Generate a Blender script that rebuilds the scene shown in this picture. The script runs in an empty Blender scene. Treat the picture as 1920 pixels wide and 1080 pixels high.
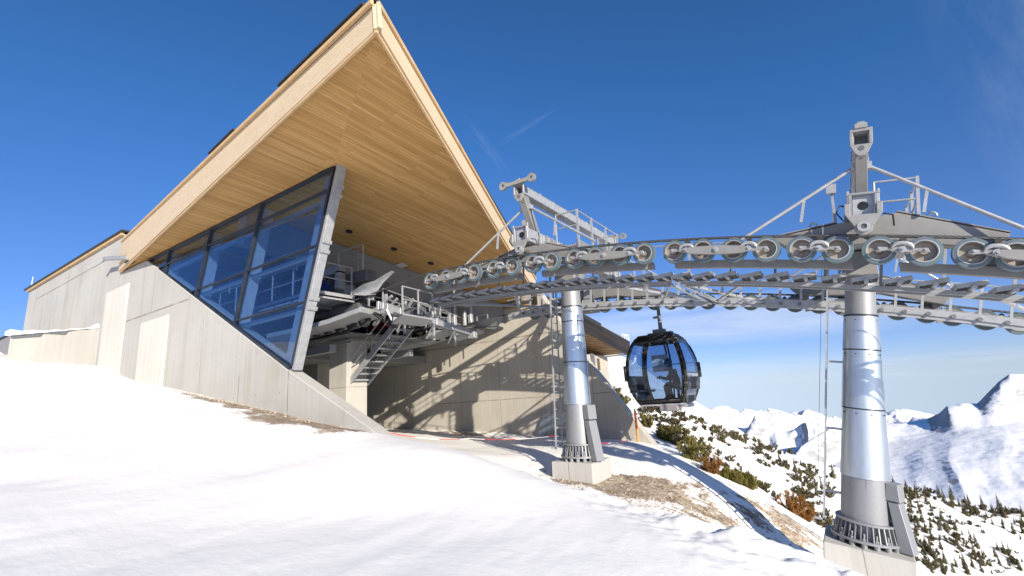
import bpy, bmesh, math, random
import numpy as np
from mathutils import Vector, Matrix, Euler

random.seed(7)
SC = bpy.context.scene
COL = SC.collection
R = math.radians
# ------------------------------------------------------------------ camera
F = 906.67
def norm(v): v = np.array(v, float); return v / np.linalg.norm(v)
UPC = norm((-255, 3800, 880))
_d = np.array([-1400.0, -311.0, F]); _d = norm(_d); _d = norm(_d - UPC * (_d @ UPC))
_x = -_d; _y = np.cross(UPC, _x); _y = _y if _y[2] > 0 else -_y
RM = np.array([_x, _y, UPC])               # world = RM @ (right, up, forward)
def ray(px, py): return RM @ np.array([px - 960.0, 540.0 - py, F])
def PY(px, py, y): v = ray(px, py); return Vector(v * (y / v[1]))
def PX(px, py, x): v = ray(px, py); return Vector(v * (x / v[0]))
def PZ(px, py, z): v = ray(px, py); return Vector(v * (z / v[2]))
def PD(px, py, d): return Vector(ray(px, py) * (d / F))
cam = bpy.data.cameras.new('camera'); cam.lens = 17.0; cam.sensor_width = 36.0
cam.clip_start = 0.1; cam.clip_end = 60000
co = bpy.data.objects.new('camera', cam); COL.objects.link(co)
m = Matrix.Identity(4)
for r_ in range(3):
    m[r_][0] = RM[r_, 0]; m[r_][1] = RM[r_, 1]; m[r_][2] = -RM[r_, 2]
co.matrix_world = m
SC.camera = co

# ------------------------------------------------------------------ light
SUN = Vector((-1.62, 1.0, -0.62)).normalized()       # travel direction of the light
EL = math.asin(-SUN.z); AZ = math.atan2(-SUN.x, -SUN.y)
sl = bpy.data.lights.new('sun', 'SUN'); sl.energy = 4.8; sl.angle = R(0.5); sl.color = (1.0, 0.915, 0.78)
so = bpy.data.objects.new('sun', sl); COL.objects.link(so)
so.rotation_euler = (-SUN).to_track_quat('Z', 'Y').to_euler()
so.location = (40, -40, 60)
W = bpy.data.worlds.new('World'); SC.world = W; W.use_nodes = True
nt = W.node_tree; nt.nodes.clear()
def N(nt, typ, **kw):
    n = nt.nodes.new(typ)
    for k, v in kw.items(): setattr(n, k, v)
    return n
sky = N(nt, 'ShaderNodeTexSky'); sky.sky_type = 'NISHITA'; sky.sun_disc = False
sky.sun_elevation = EL; sky.sun_rotation = AZ; sky.altitude = 2300; sky.air_density = 1.0; sky.dust_density = 0.1; sky.ozone_density = 3.0
# seen from a summit the horizon dips: directions just below level still show the lowest sky
tcs = N(nt, 'ShaderNodeTexCoord'); sps = N(nt, 'ShaderNodeSeparateXYZ'); nt.links.new(tcs.outputs['Generated'], sps.inputs[0])
mxz = N(nt, 'ShaderNodeMath', operation='MAXIMUM'); mxz.inputs[1].default_value = 0.012; nt.links.new(sps.outputs[2], mxz.inputs[0])
cbs = N(nt, 'ShaderNodeCombineXYZ'); nt.links.new(sps.outputs[0], cbs.inputs[0]); nt.links.new(sps.outputs[1], cbs.inputs[1]); nt.links.new(mxz.outputs[0], cbs.inputs[2]); nt.links.new(cbs.outputs[0], sky.inputs[0])
bg = N(nt, 'ShaderNodeBackground'); bg.inputs[1].default_value = 0.088
ow = N(nt, 'ShaderNodeOutputWorld')
tc = N(nt, 'ShaderNodeTexCoord')
L = nt.links.new
sep = N(nt, 'ShaderNodeSeparateXYZ'); L(tc.outputs['Generated'], sep.inputs[0])
def wm(op, a, b=None, clamp=False):
    n = N(nt, 'ShaderNodeMath', operation=op); n.use_clamp = clamp
    for i, v in enumerate((a, b)):
        if v is None: continue
        if isinstance(v, (int, float)): n.inputs[i].default_value = v
        else: L(v, n.inputs[i])
    return n.outputs[0]
def cloud(c, along, w, h, lo, hi, amount, scale, seed):
    """a drift of thin cloud round the sky direction c, long axis along"""
    c = norm(c); a = np.array(along, float); a = a - c * (a @ c); a = a / np.linalg.norm(a); b = np.cross(c, a)
    def dot(v): n = N(nt, 'ShaderNodeVectorMath', operation='DOT_PRODUCT'); L(tc.outputs['Generated'], n.inputs[0]); n.inputs[1].default_value = tuple(v); return n.outputs['Value']
    u = wm('DIVIDE', dot(a), w); v = wm('DIVIDE', dot(b), h)
    r2 = wm('ADD', wm('MULTIPLY', u, u), wm('MULTIPLY', v, v)); k = wm('SUBTRACT', 1.0, wm('SQRT', r2), True)
    k = wm('MULTIPLY', wm('MULTIPLY', k, 2.0, True), wm('GREATER_THAN', dot(c), 0.0))
    cb = N(nt, 'ShaderNodeCombineXYZ'); L(u, cb.inputs[0]); L(wm('MULTIPLY', v, 1.0), cb.inputs[1]); cb.inputs[2].default_value = seed
    n = N(nt, 'ShaderNodeTexNoise'); n.inputs['Scale'].default_value = scale; n.inputs['Detail'].default_value = 7; n.inputs['Roughness'].default_value = 0.6; n.inputs['Distortion'].default_value = 0.4; L(cb.outputs[0], n.inputs['Vector'])
    mr_ = N(nt, 'ShaderNodeMapRange'); mr_.interpolation_type = 'SMOOTHSTEP'; mr_.inputs[1].default_value = lo; mr_.inputs[2].default_value = hi; L(n.outputs[0], mr_.inputs[0])
    return wm('MULTIPLY', wm('MULTIPLY', k, mr_.outputs[0]), amount)
drift = [cloud(ray(1330, 600), ray(1600, 585) - ray(1100, 618), .42, .05, .2, .62, .6, .9, 1.0), cloud(ray(1560, 690), ray(1800, 680) - ray(1300, 700), .4, .03, .4, .7, .35, 1.5, 4.0),
         cloud(ray(1950, 40), ray(1990, 200) - ray(1880, -100), .34, .11, .3, .85, .2, .9, 2.0), cloud(ray(910, 272), ray(945, 322) - ray(862, 215), .085, .014, .4, .8, .1, 1.2, 3.0), cloud(ray(985, 240), ray(1040, 205) - ray(925, 275), .08, .007, .3, .7, .05, 1.2, 7.0)]
tot = drift[0]
for q in drift[1:]: tot = wm('ADD', tot, q, True)
mx = N(nt, 'ShaderNodeMixRGB'); mx.inputs[2].default_value = (5.3, 5.9, 6.9, 1)
tr_ = N(nt, 'ShaderNodeValToRGB'); e_ = tr_.color_ramp.elements; e_[0].position = 0.0; e_[0].color = (0.67, 0.71, 1.03, 1); e_[1].position = 0.5; e_[1].color = (0.47, 0.9, 1.26, 1); k_ = tr_.color_ramp.elements.new(0.1); k_.color = (0.66, 0.71, 1.0, 1)
L(sep.outputs[2], tr_.inputs[0]); tm = N(nt, 'ShaderNodeMixRGB', blend_type='MULTIPLY'); tm.inputs[0].default_value = 1.0; L(sky.outputs[0], tm.inputs[1]); L(tr_.outputs[0], tm.inputs[2])
L(tot, mx.inputs[0]); L(tm.outputs[0], mx.inputs[1]); L(mx.outputs[0], bg.inputs[0]); L(bg.outputs[0], ow.inputs[0])
SC.view_settings.view_transform = 'Standard'; SC.view_settings.look = 'None'; SC.view_settings.gamma = 1.0
SC.view_settings.exposure = 0.7

# ------------------------------------------------------------------ materials
def newmat(name):
    mt = bpy.data.materials.new(name); mt.use_nodes = True
    nt = mt.node_tree; b = nt.nodes['Principled BSDF']
    return mt, nt, b
def ramp(nt, fac, stops):
    c = N(nt, 'ShaderNodeValToRGB'); e = c.color_ramp.elements
    while len(e) < len(stops): e.new(0.5)
    for i, (p, col) in enumerate(stops):
        e[i].position = p; e[i].color = (*col, 1) if len(col) == 3 else col
    nt.links.new(fac, c.inputs[0]); return c.outputs[0]
def coord(nt, kind='Object', scale=(1, 1, 1), loc=(0, 0, 0), rot=(0, 0, 0)):
    if kind == 'World':
        g = N(nt, 'ShaderNodeNewGeometry'); o = g.outputs['Position']
    else:
        t = N(nt, 'ShaderNodeTexCoord'); o = t.outputs[kind]
    mp = N(nt, 'ShaderNodeMapping'); mp.inputs['Scale'].default_value = scale; mp.inputs['Location'].default_value = loc; mp.inputs['Rotation'].default_value = rot
    nt.links.new(o, mp.inputs[0]); return mp.outputs[0]
def noise(nt, vec, scale=5, detail=4, rough=0.55, dist=0):
    n = N(nt, 'ShaderNodeTexNoise'); n.inputs['Scale'].default_value = scale; n.inputs['Detail'].default_value = detail
    n.inputs['Roughness'].default_value = rough; n.inputs['Distortion'].default_value = dist
    nt.links.new(vec, n.inputs['Vector']); return n.outputs[0]
def math_(nt, op, a, b=None, c=None, clamp=False):
    n = N(nt, 'ShaderNodeMath', operation=op); n.use_clamp = clamp
    for i, v in enumerate((a, b, c)):
        if v is None: continue
        if isinstance(v, (int, float)): n.inputs[i].default_value = v
        else: nt.links.new(v, n.inputs[i])
    return n.outputs[0]
def mix(nt, fac, a, b, blend='MIX'):
    n = N(nt, 'ShaderNodeMixRGB', blend_type=blend)
    for i, v in enumerate((fac, a, b)):
        if isinstance(v, (int, float)): n.inputs[i].default_value = v
        elif isinstance(v, tuple): n.inputs[i].default_value = (*v, 1) if len(v) == 3 else v
        else: nt.links.new(v, n.inputs[i])
    return n.outputs[0]
def bump(nt, b, h, strength=0.3, dist=0.02):
    n = N(nt, 'ShaderNodeBump'); n.inputs['Strength'].default_value = strength; n.inputs['Distance'].default_value = dist
    nt.links.new(h, n.inputs['Height']); nt.links.new(n.outputs[0], b.inputs['Normal'])
def simple(name, c1, c2=None, rough=0.5, metal=0.0, scale=6, kind='Object', bumps=0.0, bscale=40, rvar=0.0, spec=None, stretch=(1, 1, 1)):
    mt, nt, b = newmat(name)
    v = coord(nt, kind, stretch)
    n = noise(nt, v, scale, 5)
    col = ramp(nt, n, [(0.3, c1), (0.7, c2 or c1)])
    nt.links.new(col, b.inputs['Base Color'])
    b.inputs['Roughness'].default_value = rough; b.inputs['Metallic'].default_value = metal
    if spec is not None: b.inputs['Specular IOR Level'].default_value = spec
    if rvar:
        r_ = N(nt, 'ShaderNodeMapRange'); r_.inputs[3].default_value = rough - rvar; r_.inputs[4].default_value = rough + rvar
        nt.links.new(noise(nt, v, scale * 3, 3), r_.inputs[0]); nt.links.new(r_.outputs[0], b.inputs['Roughness'])
    if bumps: bump(nt, b, noise(nt, v, bscale, 4), bumps, 0.01)
    return mt
M = {}
M['steel'] = simple('galvanised_steel', (0.25, 0.258, 0.272), (0.285, 0.293, 0.308), 0.5, 0.35, 22, bumps=0.04, rvar=0.04)
M['steel_light'] = simple('bright_galvanised', (0.3, 0.31, 0.325), (0.39, 0.4, 0.415), 0.45, 0.3, 7, rvar=0.1)
M['steel_dark'] = simple('dull_steel', (0.13, 0.135, 0.145), (0.2, 0.205, 0.21), 0.5, 0.4, 6)
M['painted'] = simple('warm_grey_casting', (0.185, 0.182, 0.178), (0.23, 0.226, 0.22), 0.55, 0.1, 3, bumps=0.05, bscale=60)
M['casting'] = simple('pale_cast_metal', (0.24, 0.235, 0.226), (0.31, 0.304, 0.295), 0.5, 0.3, 8)
M['black'] = simple('black_paint', (0.008, 0.008, 0.009), (0.015, 0.015, 0.016), 0.4, 0, 5)
M['rubber'] = simple('dark_rubber', (0.02, 0.02, 0.02), (0.04, 0.04, 0.04), 0.8, 0, 12)
M['dark'] = simple('dark_steel_frame', (0.012, 0.016, 0.026), (0.02, 0.026, 0.038), 0.4, 0.0, 3)
M['cable'] = simple('black_cable', (0.01, 0.01, 0.01), None, 0.5)
M['machine'] = simple('machine_grey', (0.09, 0.095, 0.1), (0.16, 0.165, 0.17), 0.5, 0.4, 3)
M['blue'] = simple('blue_motor', (0.01, 0.03, 0.12), (0.015, 0.045, 0.18), 0.4)
M['red'] = simple('red_paint', (0.3, 0.012, 0.015), (0.4, 0.02, 0.02), 0.45)
M['orange'] = simple('orange_paint', (0.75, 0.12, 0.02), (0.85, 0.17, 0.03), 0.5)
M['bamboo'] = simple('bare_wood_pole', (0.45, 0.22, 0.05), (0.6, 0.32, 0.09), 0.6, 0, 8, stretch=(1, 1, 0.1))
M['frit_white'] = simple('white_frit_post', (0.24, 0.25, 0.26), (0.3, 0.31, 0.32), 0.6)
M['white_plastic'] = simple('white_plastic', (0.75, 0.75, 0.76), (0.8, 0.8, 0.8), 0.5)
M['roofing'] = simple('dark_roof_sheet', (0.02, 0.022, 0.024), (0.04, 0.042, 0.045), 0.6)
M['snowcap'] = simple('snow_cap', (0.87, 0.865, 0.85), (0.9, 0.895, 0.88), 0.7, 0, 4, bumps=0.3, bscale=6)
M['bark'] = simple('bark', (0.06, 0.04, 0.025), (0.12, 0.085, 0.055), 0.9, 0, 10)
M['jacket'] = simple('dark_jacket', (0.03, 0.025, 0.025), (0.07, 0.045, 0.035), 0.8, 0, 12)
M['trousers'] = simple('dark_trousers', (0.018, 0.019, 0.022), (0.03, 0.03, 0.034), 0.8)
M['skin'] = simple('skin', (0.5, 0.3, 0.22), (0.55, 0.34, 0.25), 0.55)
M['seat'] = simple('grey_seat', (0.045, 0.046, 0.05), (0.06, 0.06, 0.065), 0.7)
M['hut'] = simple('grey_cladding', (0.2, 0.19, 0.2), (0.24, 0.23, 0.235), 0.6, 0, 2)

def sleeve_mat():
    mt, nt, b = newmat('polished_zinc_sleeve')
    v = coord(nt, 'Object', (1, 1, 0.15)); n = noise(nt, v, 12, 6)
    nt.links.new(ramp(nt, n, [(0.3, (0.52, 0.58, 0.64)), (0.7, (0.6, 0.66, 0.72))]), b.inputs['Base Color'])
    b.inputs['Metallic'].default_value = 0.92; b.inputs['Roughness'].default_value = 0.3
    r_ = N(nt, 'ShaderNodeMapRange'); r_.inputs[3].default_value = 0.37; r_.inputs[4].default_value = 0.42
    nt.links.new(noise(nt, coord(nt, 'Object', (1, 1, 0.5)), 3, 4), r_.inputs[0]); nt.links.new(r_.outputs[0], b.inputs['Roughness'])
    return mt
M['sleeve'] = sleeve_mat()
def tyre_mat():
    mt, nt, b = newmat('iridescent_sheave_ring')
    n = noise(nt, coord(nt, 'World'), 2.2, 3)
    nt.links.new(ramp(nt, n, [(0.3, (0.13, 0.14, 0.18)), (0.5, (0.105, 0.15, 0.165)), (0.7, (0.12, 0.165, 0.15))]), b.inputs['Base Color'])
    b.inputs['Roughness'].default_value = 0.45; b.inputs['Metallic'].default_value = 0.25
    return mt
M['ring'] = tyre_mat()
def spun_mat():
    mt, nt, b = newmat('dusty_disc')
    n = noise(nt, coord(nt, 'Object'), 7, 4)
    nt.links.new(ramp(nt, n, [(0.3, (0.24, 0.21, 0.175)), (0.7, (0.36, 0.325, 0.28))]), b.inputs['Base Color'])
    b.inputs['Roughness'].default_value = 0.5; b.inputs['Metallic'].default_value = 0.4
    return mt
M['disc'] = spun_mat()

def concrete(name, c1, c2, lines=(), warm=0.3, streak=True):
    """lines: (axis of the constant, value, other axis, lo, hi, width)"""
    mt, nt, b = newmat(name)
    w = coord(nt, 'World')
    sp = N(nt, 'ShaderNodeSeparateXYZ'); nt.links.new(w, sp.inputs[0])
    big = noise(nt, coord(nt, 'World', (0.35, 0.35, 0.5)), 1.0, 6, 0.6)
    col = ramp(nt, big, [(0.3, c1), (0.7, c2)])
    if streak:
        st = noise(nt, coord(nt, 'World', (7.5, 7.5, 0.22)), 1.0, 5, 0.65)
        col = mix(nt, 1.0, col, ramp(nt, st, [(0.25, (0.9, 0.9, 0.89)), (0.6, (1.02, 1.02, 1.02))]), 'MULTIPLY')
        st2 = noise(nt, coord(nt, 'World', (1.4, 1.4, 0.12), (3, 1, 0)), 1.0, 3, 0.5)
        col = mix(nt, ramp(nt, st2, [(0.56, (0, 0, 0)), (0.72, (warm, warm, warm))]), col, tuple(np.array(c1) * np.array((0.82, 0.72, 0.55))))
    fine = noise(nt, w, 60, 4, 0.7)
    col = mix(nt, 1.0, col, ramp(nt, fine, [(0.3, (0.92, 0.92, 0.92)), (0.7, (1.05, 1.05, 1.05))]), 'MULTIPLY')
    pits = N(nt, 'ShaderNodeTexVoronoi'); pits.inputs['Scale'].default_value = 2.6; nt.links.new(w, pits.inputs['Vector'])
    col = mix(nt, ramp(nt, pits.outputs[0], [(0.03, (0.5, 0.5, 0.5)), (0.06, (0, 0, 0))]), col, tuple(np.array(c1) * 0.55))
    fx_ = math_(nt, 'SUBTRACT', math_(nt, 'FRACT', math_(nt, 'MULTIPLY', sp.outputs[0], 0.78)), 0.5); fz_ = math_(nt, 'SUBTRACT', math_(nt, 'FRACT', math_(nt, 'MULTIPLY', sp.outputs[2], 0.78)), 0.5)
    th_ = math_(nt, 'LESS_THAN', math_(nt, 'ADD', math_(nt, 'MULTIPLY', fx_, fx_), math_(nt, 'MULTIPLY', fz_, fz_)), 0.00045)
    col = mix(nt, math_(nt, 'MULTIPLY', th_, 0.55), col, tuple(np.array(c1) * 0.4))
    tot = None
    wob = math_(nt, 'MULTIPLY', math_(nt, 'SUBTRACT', noise(nt, coord(nt, 'World'), 3, 3), 0.5), 0.03)
    for ax, val, bx, lo, hi, wd in lines:
        a = sp.outputs['XYZ'.index(ax)]; bb = sp.outputs['XYZ'.index(bx)]
        dist = math_(nt, 'ABSOLUTE', math_(nt, 'SUBTRACT', math_(nt, 'ADD', a, wob), val))
        k = math_(nt, 'LESS_THAN', dist, wd)
        k = math_(nt, 'MULTIPLY', k, math_(nt, 'GREATER_THAN', bb, lo)); k = math_(nt, 'MULTIPLY', k, math_(nt, 'LESS_THAN', bb, hi))
        tot = k if tot is None else math_(nt, 'MAXIMUM', tot, k)
    if tot is not None:
        brk = ramp(nt, noise(nt, coord(nt, 'World', (1.2, 1.2, 1.2)), 2.0, 4), [(0.3, (0.25, 0.25, 0.25)), (0.55, (0.85, 0.85, 0.85))])
        col = mix(nt, math_(nt, 'MULTIPLY', tot, brk), col, (0.2, 0.17, 0.12))
    nt.links.new(col, b.inputs['Base Color'])
    b.inputs['Roughness'].default_value = 0.85; b.inputs['Specular IOR Level'].default_value = 0.25
    bump(nt, b, noise(nt, w, 25, 5, 0.7), 0.12, 0.02)
    return mt
LN = [('Z', 8.02, 'X', -40.6, -29.2, 0.035), ('Z', 4.45, 'X', -25.7, -19.7, 0.03), ('X', -40.7, 'Z', 6.3, 8.9, 0.03),
      ('X', -23.0, 'Z', 4.45, 6.9, 0.02), ('X', -15.75, 'Z', -1, 1.3, 0.02), ('X', -13.05, 'Z', -1, 1.25, 0.02), ('X', -18.4, 'Z', -1, 3.6, 0.012), ('X', -27.0, 'Z', -1, 7.0, 0.015)]
M['wall_out'] = concrete('pale_concrete', (0.38, 0.37, 0.345), (0.45, 0.44, 0.415), LN, 0.45)
LN2 = [('Z', 3.05, 'X', -40, -9.0, 0.03), ('Z', 0.05, 'X', -19, -7.5, 0.02)] + [('X', -40 + 2.55 * k, 'Z', -4, 7, 0.014) for k in range(14)]
M['wall_in'] = concrete('board_marked_concrete', (0.37, 0.345, 0.3), (0.45, 0.42, 0.37), LN2, 0.3)
M['pilaster'] = concrete('cream_concrete', (0.53, 0.51, 0.465), (0.58, 0.56, 0.515), (), 0.15)
M['low_wall'] = concrete('low_wall_concrete', (0.36, 0.345, 0.315), (0.41, 0.395, 0.36), (), 0.25)
M['footing'] = concrete('footing_concrete', (0.4, 0.39, 0.37), (0.47, 0.46, 0.44), (('X', -7.3, 'Z', -6, 0, 0.012), ('X', -0.35, 'Z', -9, 0, 0.012)), 0.2)
M['pier'] = concrete('pier_concrete', (0.34, 0.325, 0.295), (0.44, 0.42, 0.385), (('Z', 0.95, 'X', -30, 0, 0.015),), 0.4)
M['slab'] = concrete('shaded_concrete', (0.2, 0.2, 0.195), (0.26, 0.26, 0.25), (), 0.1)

def wood_planks(name, ca, cb, cc, w=2.6, h=0.115):
    mt, nt, b = newmat(name)
    t = N(nt, 'ShaderNodeTexCoord')
    br = N(nt, 'ShaderNodeTexBrick'); br.offset = 0.37; br.offset_frequency = 2; br.squash = 1
    br.inputs['Scale'].default_value = 1.0; br.inputs['Brick Width'].default_value = w; br.inputs['Row Height'].default_value = h
    br.inputs['Mortar Size'].default_value = 0.004; br.inputs['Mortar Smooth'].default_value = 0.3; br.inputs['Bias'].default_value = -0.1
    br.inputs['Color1'].default_value = (*ca, 1); br.inputs['Color2'].default_value = (*cb, 1); br.inputs['Mortar'].default_value = (*(np.array(ca) * 0.35), 1)
    nt.links.new(t.outputs['UV'], br.inputs['Vector'])
    def uvm(sc, loc=(0, 0, 0)):
        mp = N(nt, 'ShaderNodeMapping'); mp.inputs['Scale'].default_value = sc; mp.inputs['Location'].default_value = loc; nt.links.new(t.outputs['UV'], mp.inputs[0]); return mp.outputs[0]
    g = noise(nt, uvm((0.9, 14, 1)), 1.0, 6, 0.65, 0.6)
    col = mix(nt, 1.0, br.outputs[0], ramp(nt, g, [(0.25, (0.72, 0.68, 0.6)), (0.65, (1.08, 1.08, 1.06))]), 'MULTIPLY')
    g2 = noise(nt, uvm((0.25, 1.6, 1)), 1.0, 4, 0.5)
    col = mix(nt, ramp(nt, g2, [(0.4, (0, 0, 0)), (0.75, (0.5, 0.5, 0.5))]), col, cc)
    kn = N(nt, 'ShaderNodeTexVoronoi'); kn.inputs['Scale'].default_value = 1.0; nt.links.new(uvm((1.5, 5.2, 1), (0.3, 0.1, 0)), kn.inputs['Vector'])
    col = mix(nt, math_(nt, 'MULTIPLY', ramp(nt, kn.outputs[0], [(0.03, (0.8, 0.8, 0.8)), (0.1, (0, 0, 0))]), ramp(nt, noise(nt, uvm((0.7, 2.3, 1)), 1.0, 3), [(0.48, (0, 0, 0)), (0.58, (1, 1, 1))])), col, tuple(np.array(ca) * 0.25))
    nt.links.new(col, b.inputs['Base Color']); b.inputs['Roughness'].default_value = 0.6; b.inputs['Specular IOR Level'].default_value = 0.3
    bump(nt, b, br.outputs['Fac'], -0.25, 0.01)
    return mt
M['soffit'] = wood_planks('oiled_spruce_boards', (0.47, 0.27, 0.092), (0.63, 0.39, 0.157), (0.4, 0.215, 0.066))
M['slats'] = wood_planks('larch_battens', (0.42, 0.24, 0.1), (0.52, 0.31, 0.14), (0.33, 0.18, 0.07), 4.0, 0.3)
M['weathered'] = wood_planks('weathered_dark_boards', (0.014, 0.011, 0.009), (0.034, 0.026, 0.02), (0.05, 0.041, 0.033), 5.0, 0.16)
def ply():
    mt, nt, b = newmat('pale_plywood')
    t = N(nt, 'ShaderNodeTexCoord')
    def uvm(sc): 
        mp = N(nt, 'ShaderNodeMapping'); mp.inputs['Scale'].default_value = sc; nt.links.new(t.outputs['UV'], mp.inputs[0]); return mp.outputs[0]
    g = noise(nt, uvm((0.8, 5, 1)), 1.6, 6, 0.7, 1.8)
    col = ramp(nt, g, [(0.25, (0.5, 0.39, 0.255)), (0.5, (0.57, 0.455, 0.31)), (0.75, (0.63, 0.52, 0.37))])
    fl = noise(nt, uvm((3, 16, 1)), 3, 5, 0.7)
    col = mix(nt, 1.0, col, ramp(nt, fl, [(0.3, (0.86, 0.84, 0.8)), (0.6, (1.05, 1.05, 1.05))]), 'MULTIPLY')
    kn = noise(nt, uvm((0.35, 1.2, 1)), 1.0, 2)
    col = mix(nt, ramp(nt, kn, [(0.58, (0, 0, 0)), (0.72, (0.35, 0.35, 0.35))]), col, (0.6, 0.41, 0.24))
    nt.links.new(col, b.inputs['Base Color']); b.inputs['Roughness'].default_value = 0.65; b.inputs['Specular IOR Level'].default_value = 0.25
    return mt
M['ply'] = ply()
def woodtrim():
    return simple('wood_trim', (0.48, 0.31, 0.15), (0.58, 0.4, 0.21), 0.6, 0, 3)
M['trim'] = woodtrim()

def glass(name, tint, refl=0.12, frit=False, rough=0.0):
    mt = bpy.data.materials.new(name); mt.use_nodes = True; nt = mt.node_tree; nt.nodes.clear()
    out = N(nt, 'ShaderNodeOutputMaterial'); tr = N(nt, 'ShaderNodeBsdfTransparent'); tr.inputs[0].default_value = (*tint, 1)
    gl = N(nt, 'ShaderNodeBsdfGlossy'); gl.inputs['Roughness'].default_value = rough; gl.inputs[0].default_value = (0.85, 0.92, 1.0, 1)
    ge = N(nt, 'ShaderNodeNewGeometry'); dt = N(nt, 'ShaderNodeVectorMath', operation='DOT_PRODUCT'); nt.links.new(ge.outputs['Normal'], dt.inputs[0]); nt.links.new(ge.outputs['Incoming'], dt.inputs[1])
    sch = math_(nt, 'POWER', math_(nt, 'SUBTRACT', 1.0, math_(nt, 'ABSOLUTE', dt.outputs['Value'])), 4.0)
    k = math_(nt, 'ADD', math_(nt, 'MULTIPLY', sch, 0.9), refl, clamp=True)
    mxs = N(nt, 'ShaderNodeMixShader'); nt.links.new(k, mxs.inputs[0]); nt.links.new(tr.outputs[0], mxs.inputs[1]); nt.links.new(gl.outputs[0], mxs.inputs[2])
    last = mxs.outputs[0]
    if frit:
        sp = N(nt, 'ShaderNodeSeparateXYZ'); nt.links.new(coord(nt, 'World'), sp.inputs[0])
        st = math_(nt, 'FRACT', math_(nt, 'MULTIPLY', sp.outputs[2], 11.0))
        kk = math_(nt, 'MULTIPLY', math_(nt, 'LESS_THAN', st, 0.2), 0.07)
        df = N(nt, 'ShaderNodeBsdfDiffuse'); df.inputs[0].default_value = (0.3, 0.34, 0.38, 1)
        m2 = N(nt, 'ShaderNodeMixShader'); nt.links.new(kk, m2.inputs[0]); nt.links.new(last, m2.inputs[1]); nt.links.new(df.outputs[0], m2.inputs[2]); last = m2.outputs[0]
    nt.links.new(last, out.inputs[0]); return mt
M['pane'] = glass('blue_tinted_pane', (0.66, 0.78, 0.93), 0.05)
M['cabglass'] = glass('cabin_glass', (0.42, 0.53, 0.68), 0.06)

def rope_mat():
    mt, nt, b = newmat('stranded_rope')
    t = N(nt, 'ShaderNodeTexCoord'); sp = N(nt, 'ShaderNodeSeparateXYZ'); nt.links.new(t.outputs['UV'], sp.inputs[0])
    ph = math_(nt, 'FRACT', math_(nt, 'ADD', math_(nt, 'MULTIPLY', sp.outputs[0], 9.0), math_(nt, 'MULTIPLY', sp.outputs[1], 6.0)))
    w = math_(nt, 'ABSOLUTE', math_(nt, 'SUBTRACT', ph, 0.5))
    nt.links.new(ramp(nt, w, [(0.05, (0.012, 0.012, 0.013)), (0.3, (0.1, 0.1, 0.1)), (0.5, (0.24, 0.24, 0.235))]), b.inputs['Base Color'])
    b.inputs['Roughness'].default_value = 0.45; b.inputs['Metallic'].default_value = 0.5
    bump(nt, b, w, 0.9, 0.01)
    return mt
M['rope'] = rope_mat()
def tape_mat():
    mt, nt, b = newmat('red_white_tape')
    t = N(nt, 'ShaderNodeTexCoord'); sp = N(nt, 'ShaderNodeSeparateXYZ'); nt.links.new(t.outputs['UV'], sp.inputs[0])
    k = math_(nt, 'LESS_THAN', math_(nt, 'FRACT', math_(nt, 'MULTIPLY', sp.outputs[0], 0.42)), 0.5)
    nt.links.new(mix(nt, k, (0.8, 0.78, 0.77), (0.65, 0.025, 0.03)), b.inputs['Base Color']); b.inputs['Roughness'].default_value = 0.4
    return mt
M['tape'] = tape_mat()
def grating():
    mt, nt, b = newmat('steel_grating_sheet')
    sp = N(nt, 'ShaderNodeSeparateXYZ'); nt.links.new(coord(nt, 'World'), sp.inputs[0])
    f = math_(nt, 'FRACT', math_(nt, 'MULTIPLY', sp.outputs[0], 14.0))
    col = ramp(nt, f, [(0.35, (0.27, 0.28, 0.29)), (0.5, (0.4, 0.41, 0.42))])
    n = noise(nt, coord(nt, 'World'), 2, 4)
    nt.links.new(mix(nt, 1.0, col, ramp(nt, n, [(0.3, (0.75, 0.75, 0.76)), (0.7, (1, 1, 1))]), 'MULTIPLY'), b.inputs['Base Color'])
    b.inputs['Roughness'].default_value = 0.5; b.inputs['Metallic'].default_value = 0.3
    bump(nt, b, f, 0.4, 0.02)
    return mt
M['grating'] = grating()
def foliage(name, c1, c2, c3):
    mt, nt, b = newmat(name)
    n = noise(nt, coord(nt, 'World'), 5.5, 4, 0.7)
    oi = N(nt, 'ShaderNodeObjectInfo')
    col = ramp(nt, n, [(0.25, c1), (0.5, c2), (0.75, c3)])
    rr = N(nt, 'ShaderNodeMapRange'); rr.inputs[3].default_value = 0.7; rr.inputs[4].default_value = 1.25; nt.links.new(oi.outputs['Random'], rr.inputs[0])
    hs = N(nt, 'ShaderNodeHueSaturation'); nt.links.new(rr.outputs[0], hs.inputs['Value']); nt.links.new(col, hs.inputs['Color'])
    nt.links.new(hs.outputs[0], b.inputs['Base Color']); b.inputs['Roughness'].default_value = 0.6; b.inputs['Specular IOR Level'].default_value = 0.25
    return mt
M['pine'] = foliage('pine_needles', (0.065, 0.058, 0.016), (0.15, 0.13, 0.03), (0.24, 0.2, 0.05))
M['pine_far'] = foliage('dark_pine_needles', (0.055, 0.048, 0.022), (0.095, 0.08, 0.034), (0.145, 0.12, 0.055))
M['rusty'] = foliage('rusty_needles', (0.1, 0.06, 0.014), (0.24, 0.105, 0.025), (0.3, 0.15, 0.04))
M['grass'] = foliage('dead_grass', (0.16, 0.1, 0.045), (0.28, 0.18, 0.09), (0.4, 0.28, 0.15))
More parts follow.
